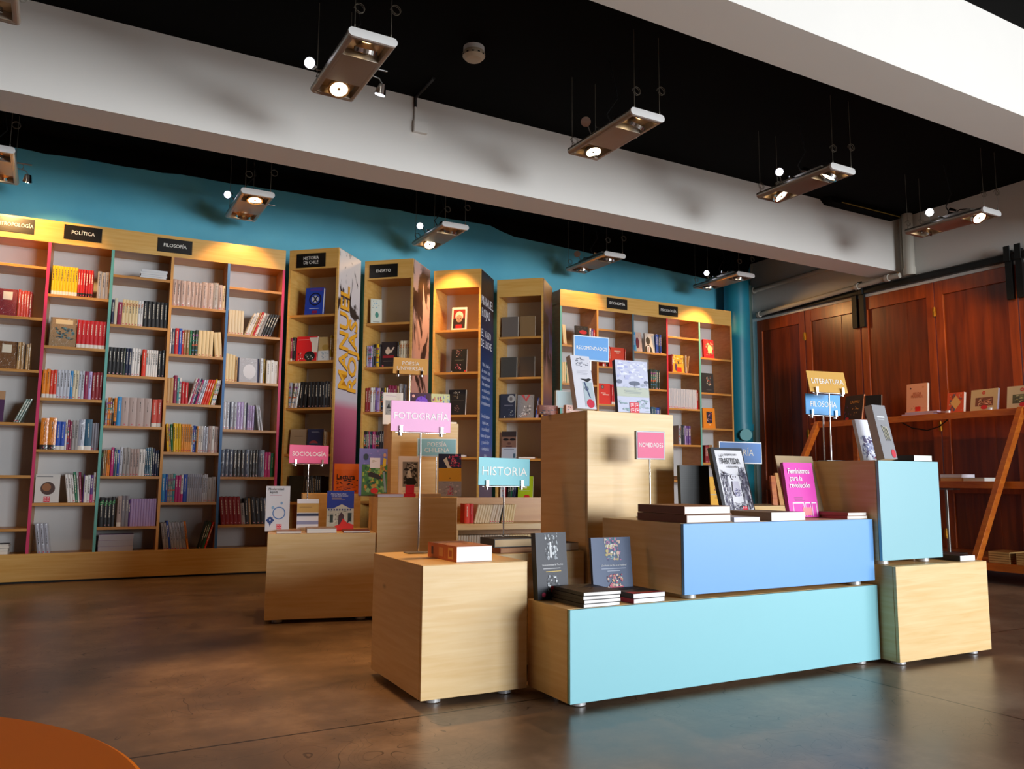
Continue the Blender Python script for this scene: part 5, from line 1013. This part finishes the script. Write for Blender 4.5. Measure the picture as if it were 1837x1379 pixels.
# ------------------------------------------------------------------ hanging twin spotlights
def make_fixture(M, label, tilts, heads, on=(1, 1), headon=(1, 1)):
    """origin: near end, left corner; runs +y .72 and +x .27"""
    t = thing('hanging_spotlight', M, label, 'ceiling light', 'twin spotlights hanging from the black ceiling')
    Wf, Lf, h = 0.27, 0.72, 0.046
    def stadium(w0, w1, zc, r, n=8):
        p = []
        for k in range(n + 1): a = math.pi / 2 + math.pi * k / n; p.append((w0 + r + r * math.cos(a), zc + r * math.sin(a)))
        for k in range(n + 1): a = -math.pi / 2 + math.pi * k / n; p.append((w1 - r + r * math.cos(a), zc + r * math.sin(a)))
        return p
    r = h / 2
    hb = MB()
    # two rounded side rails, a middle pan and a thin lid over the lamp openings
    hb.prism([(r + r * math.cos(a * math.pi / 8), r + r * math.sin(a * math.pi / 8)) for a in range(4, 13)] + [(0.034, 0.0), (0.034, h)], 1, 0.012, Lf - 0.012)
    hb.prism([(Wf - r + r * math.cos(a * math.pi / 8), r + r * math.sin(a * math.pi / 8)) for a in range(-4, 5)] + [(Wf - 0.034, h), (Wf - 0.034, 0.0)], 1, 0.012, Lf - 0.012)
    hb.box(0.034, Wf - 0.034, 0.205, Lf - 0.205, 0.0, h)
    hb.box(0.034, Wf - 0.034, 0.012, 0.03, 0.0, h).box(0.034, Wf - 0.034, Lf - 0.03, Lf - 0.012, 0.0, h)
    hb.box(0.07, Wf - 0.07, 0.14, Lf - 0.14, h, h + 0.04)
    hb.build('housing', ALU, t, bevel=0.001)
    for y0, y1 in ((-0.004, 0.012), (Lf - 0.012, Lf + 0.004)):
        MB().prism(stadium(0.0, Wf, r, r + 0.001), 1, y0, y1).build('end_cap', WHITEC if y0 < 0.1 else ALU, t, bevel=0.001)
    for k, yc in enumerate((0.118, Lf - 0.118)):
        MB().box(0.036, Wf - 0.036, yc - 0.086, yc + 0.086, h - 0.004, h - 0.001).build('reflector_plate', REFL, t)
        Ml = Matrix.Translation((Wf / 2, yc, 0.012)) @ Matrix.Rotation(R_(tilts[k][0]), 4, 'X') @ Matrix.Rotation(R_(tilts[k][1]), 4, 'Y')
        rg = MB()
        nn = 28
        def ringv(rad, z): return [(rad * math.cos(2 * math.pi * q / nn), rad * math.sin(2 * math.pi * q / nn), z) for q in range(nn)]
        prof_ = [(0.052, -0.022), (0.064, -0.022), (0.064, 0.0), (0.030, 0.03), (0.022, 0.03), (0.046, -0.004)]
        vv = [];
        for rr_, zz in prof_: vv += ringv(rr_, zz)
        m_ = len(prof_)
        rg.add(vv, [(a * nn + q, a * nn + (q + 1) % nn, ((a + 1) % m_) * nn + (q + 1) % nn, ((a + 1) % m_) * nn + q) for a in range(m_) for q in range(nn)], smooth=False)
        lr = rg.build('lamp_ring', CHROME, t, Ml)
        gl = MB(); gl.add(ringv(0.0515, -0.013) + [(0, 0, -0.010)], [(q, (q + 1) % nn, nn) for q in range(nn)], smooth=True)
        gl.build('lamp_lens', WARMGLOW if on[k] else CHROME, lr)
        MB().tube([(0, 0, -0.020), (0, 0, -0.012)], 0.010, 12).build('bulb_cap', CHROME, lr)
    # ballast tray, crossbar with two small reflector heads
    for k, (hx, hy, hz, ax, az) in enumerate(heads):
        hd = MB().tube([(0, 0, 0.0), (0, 0, 0.06)], 0.023, 16, r2=0.034).build('spot_head', CHROME, t, Matrix.Translation((hx, hy, hz)) @ Matrix.Rotation(R_(az), 4, 'Z') @ Matrix.Rotation(R_(ax), 4, 'X'))
        MB().tube([(0, 0, 0.0605), (0, 0, 0.064)], 0.029, 16).build('bulb', COOLGLOW if headon[k] else CHROME, hd)
        MB().tube([(hx, hy, hz), (hx + (0.02 if hx < .13 else -0.02), hy, hz - 0.02 if hz > h else hz + 0.03), (min(max(hx, 0.06), Wf - 0.06), hy, h)], 0.004, 6).build('head_bracket', STEEL, t)
    MB().tube([(0.02, 0.40, h + 0.028), (Wf + 0.09, 0.40, h + 0.028)], 0.006, 8).build('crossbar', STEEL, t)
    zt = ZC - M.translation.z
    for q, (wx, wy) in enumerate(((0.035, 0.005), (Wf - 0.035, 0.005), (0.035, Lf - 0.005), (Wf - 0.035, Lf - 0.005))):
        rc = 0.027; zc = 0.17 + 0.05 * (q % 2) - 0.06 * (q > 1)
        w_ = MB().tube([(wx, wy, h - 0.002), (wx, wy, zt)], 0.0019, 5)
        pts_ = [(wx + rc + rc * math.cos(a * math.pi / 6 + math.pi), wy + 0.001 * a, zc + rc * math.sin(a * math.pi / 6 + math.pi)) for a in range(25)]
        w_.tube(pts_, 0.0019, 5)
        w_.tube([(wx, wy, h), (wx, wy, h + 0.02)], 0.004, 8)
        w_.build('suspension_wire', WIRE, t)
    MB().tube([(Wf / 2, 0.36, h + 0.04), (Wf / 2 - 0.05, 0.37, h + 0.12), (Wf / 2 + 0.05, 0.38, h + 0.26), (Wf / 2, 0.40, zt)], 0.0045, 7).tube([(Wf / 2, 0.36, h + 0.04), (Wf / 2 + 0.04, 0.30, h + 0.09), (Wf / 2 + 0.03, 0.22, h + 0.07), (Wf / 2, 0.17, h + 0.04)], 0.0045, 7).build('power_cord', BLACKR, t)
    return t
HD = ((0.005, 0.50, 0.135, 105, -35), (0.19, 0.34, 0.125, 70, 200))
fx = [(1.170, 3.862, ((28, 0), (-24, 0)), ((-0.045, 0.50, 0.05, 105, -35), (0.34, 0.42, 0.0, 160, 200)), (1, 1), (1, 1), 'big twin spotlight closest to the junction box, lamps lit'),
      (2.990, 3.864, ((35, 10), (-16, 0)), HD, (1, 1), (0, 0), 'twin spotlight between the smoke detector and the beam by the street, three wire coils'),
      (4.800, 3.847, ((25, 18), (-34, -12)), HD, (1, 1), (1, 0), 'twin spotlight hanging before the ochre edged duct'),
      (6.690, 3.854, ((-38, 10), (35, 0)), HD, (1, 1), (1, 0), 'twin spotlight nearest the plaster wall over the doors'),
      (-0.575, 3.90, ((10, 0), (20, 0)), HD, (1, 1), (0, 0), 'twin spotlight cut by the picture corner under the black ceiling'),
      (1.150, 6.575, ((-12, 0), (35, 0)), HD, (1, 1), (1, 0), 'twin spotlight over the blue edged column of the long bookcase'),
      (2.908, 6.541, ((28, 0), (-36, 0)), HD, (1, 1), (1, 0), 'twin spotlight over the ensayo tower'),
      (4.738, 6.583, ((16, 0), (10, 0)), HD, (1, 1), (0, 0), 'twin spotlight over the start of the economia bookcase'),
      (6.480, 6.490, ((10, 0), (8, 0)), HD, (1, 1), (1, 1), 'twin spotlight by the blue column pipe'),
      (-2.64, 3.86, ((10, 0), (20, 0)), HD, (1, 1), (0, 0), 'added unseen twin spotlight further along the street side row'),  # this and the next are unseen, added to carry the warm fill
      (-2.64, 6.58, ((10, 0), (20, 0)), HD, (1, 1), (0, 0), 'added unseen twin spotlight further along the wall side row'),
      (-0.675, 6.58, ((10, 0), (25, 0)), ((0.0, 0.46, 0.10, 100, 60), (0.34, 0.42, 0.0, 170, 200)), (1, 1), (0, 0), 'twin spotlight cut by the picture edge over the antropologia shelves')]
for (x, y, ti, hd, on, hon, lb) in fx:
    lb = lb.replace('nearest', 'beside')
    make_fixture(TM(x, y, 3.08 if y < 5 else 3.085), lb, ti, hd, on, hon)

# the halogen beams themselves, and added fill spots from out of view
def spot(loc, target, power, angle, blend=0.5, col=(1.0, 0.54, 0.19), r=0.04):
    l = bpy.data.lights.new('halogen_or_fill_beam', 'SPOT'); l.energy = power; l.spot_size = R_(angle); l.spot_blend = blend; l.color = col; l.shadow_soft_size = r
    o = bpy.data.objects.new('halogen_or_fill_beam', l); COL.objects.link(o); o.location = loc
    o.rotation_euler = (Vector(target) - Vector(loc)).to_track_quat('-Z', 'Y').to_euler()
def lamp(i, k): 
    x, y = fx[i][0], fx[i][1]; return (x + 0.135, y + (0.118 if k == 0 else 0.602), 3.03)
BEAMS = [(11, 0, (-0.25, 7.24, 2.66), 75, 60), (11, 1, (-0.20, 7.5, 1.5), 20, 90), (5, 0, (1.25, 7.17, 2.35), 34, 75), (5, 1, (1.05, 7.17, 1.4), 16, 90),
         (6, 0, (3.22, 7.0, 2.2), 75, 66), (6, 1, (2.3, 7.15, 1.6), 20, 100), (7, 0, (4.75, 7.1, 2.55), 22, 80), (7, 1, (4.1, 6.95, 1.8), 14, 90),
         (8, 0, (6.14, 7.2, 1.95), 110, 62), (8, 1, (7.8, 6.4, 1.8), 24, 100), (0, 0, (0.98, 3.25, 0.0), 200, 36), (0, 1, (1.75, 4.9, 0.2), 75, 46),
         (1, 0, (2.1, 3.2, 0.7), 100, 44), (1, 1, (2.2, 5.0, 0.85), 70, 50), (2, 0, (2.9, 3.0, 0.8), 30, 50), (2, 1, (4.7, 6.8, 0.6), 30, 70),
         (3, 0, (7.6, 4.6, 0.9), 34, 95), (3, 1, (7.8, 5.6, 1.3), 30, 95), (4, 1, (-0.1, 5.8, 0.0), 30, 60)]
for x, y, tg, pw in ((-2.5, 3.95, (1.2, 3.1, 0.2), 52), (-2.5, 4.45, (1.0, 4.9, 0.3), 40), (-2.5, 6.7, (0.6, 5.6, 0.0), 25)):  # added fill spots, throwing orange light on the boxes' left faces
    spot((x, y, 3.03), tg, pw, 70, 0.8, (1.0, 0.45, 0.12), 0.06)
for i, k, tg, pw, an in BEAMS: spot(lamp(i, k), tg, pw, an)

# ------------------------------------------------------------------ past 300 books, the smallest-looking join into one mass
LIMIT = 300
BOOKS.sort(key=lambda b_: -b_[1])
rest = [b_ for b_ in BOOKS[LIMIT:] if b_[2] and not b_[0].children]
if len(BOOKS) > LIMIT:
    need = len(BOOKS) - LIMIT
    cand = [b_ for b_ in reversed(BOOKS) if b_[2]][:need]
    me = bpy.data.meshes.new('books'); bm = bmesh.new()
    mats = [BOOKM, BOOKG]
    for o, _, _ in cand:
        tmp = o.data.copy(); tmp.transform(o.matrix_world)
        idx = mats.index(o.data.materials[0])
        for p in tmp.polygons: p.material_index = idx
        bm.from_mesh(tmp); bpy.data.meshes.remove(tmp)
    bm.to_mesh(me); bm.free()
    for m_ in mats: me.materials.append(m_)
    o = bpy.data.objects.new('packed_books', me); COL.objects.link(o)
    tag(o, 'the many thinnest book spines packed among the others on all the shelves', 'books', None, 'stuff')
    for q, _, _ in cand: bpy.data.objects.remove(q)
    print('BOOKS', len(BOOKS), 'massed', len(cand))
print('objects', len(bpy.data.objects))
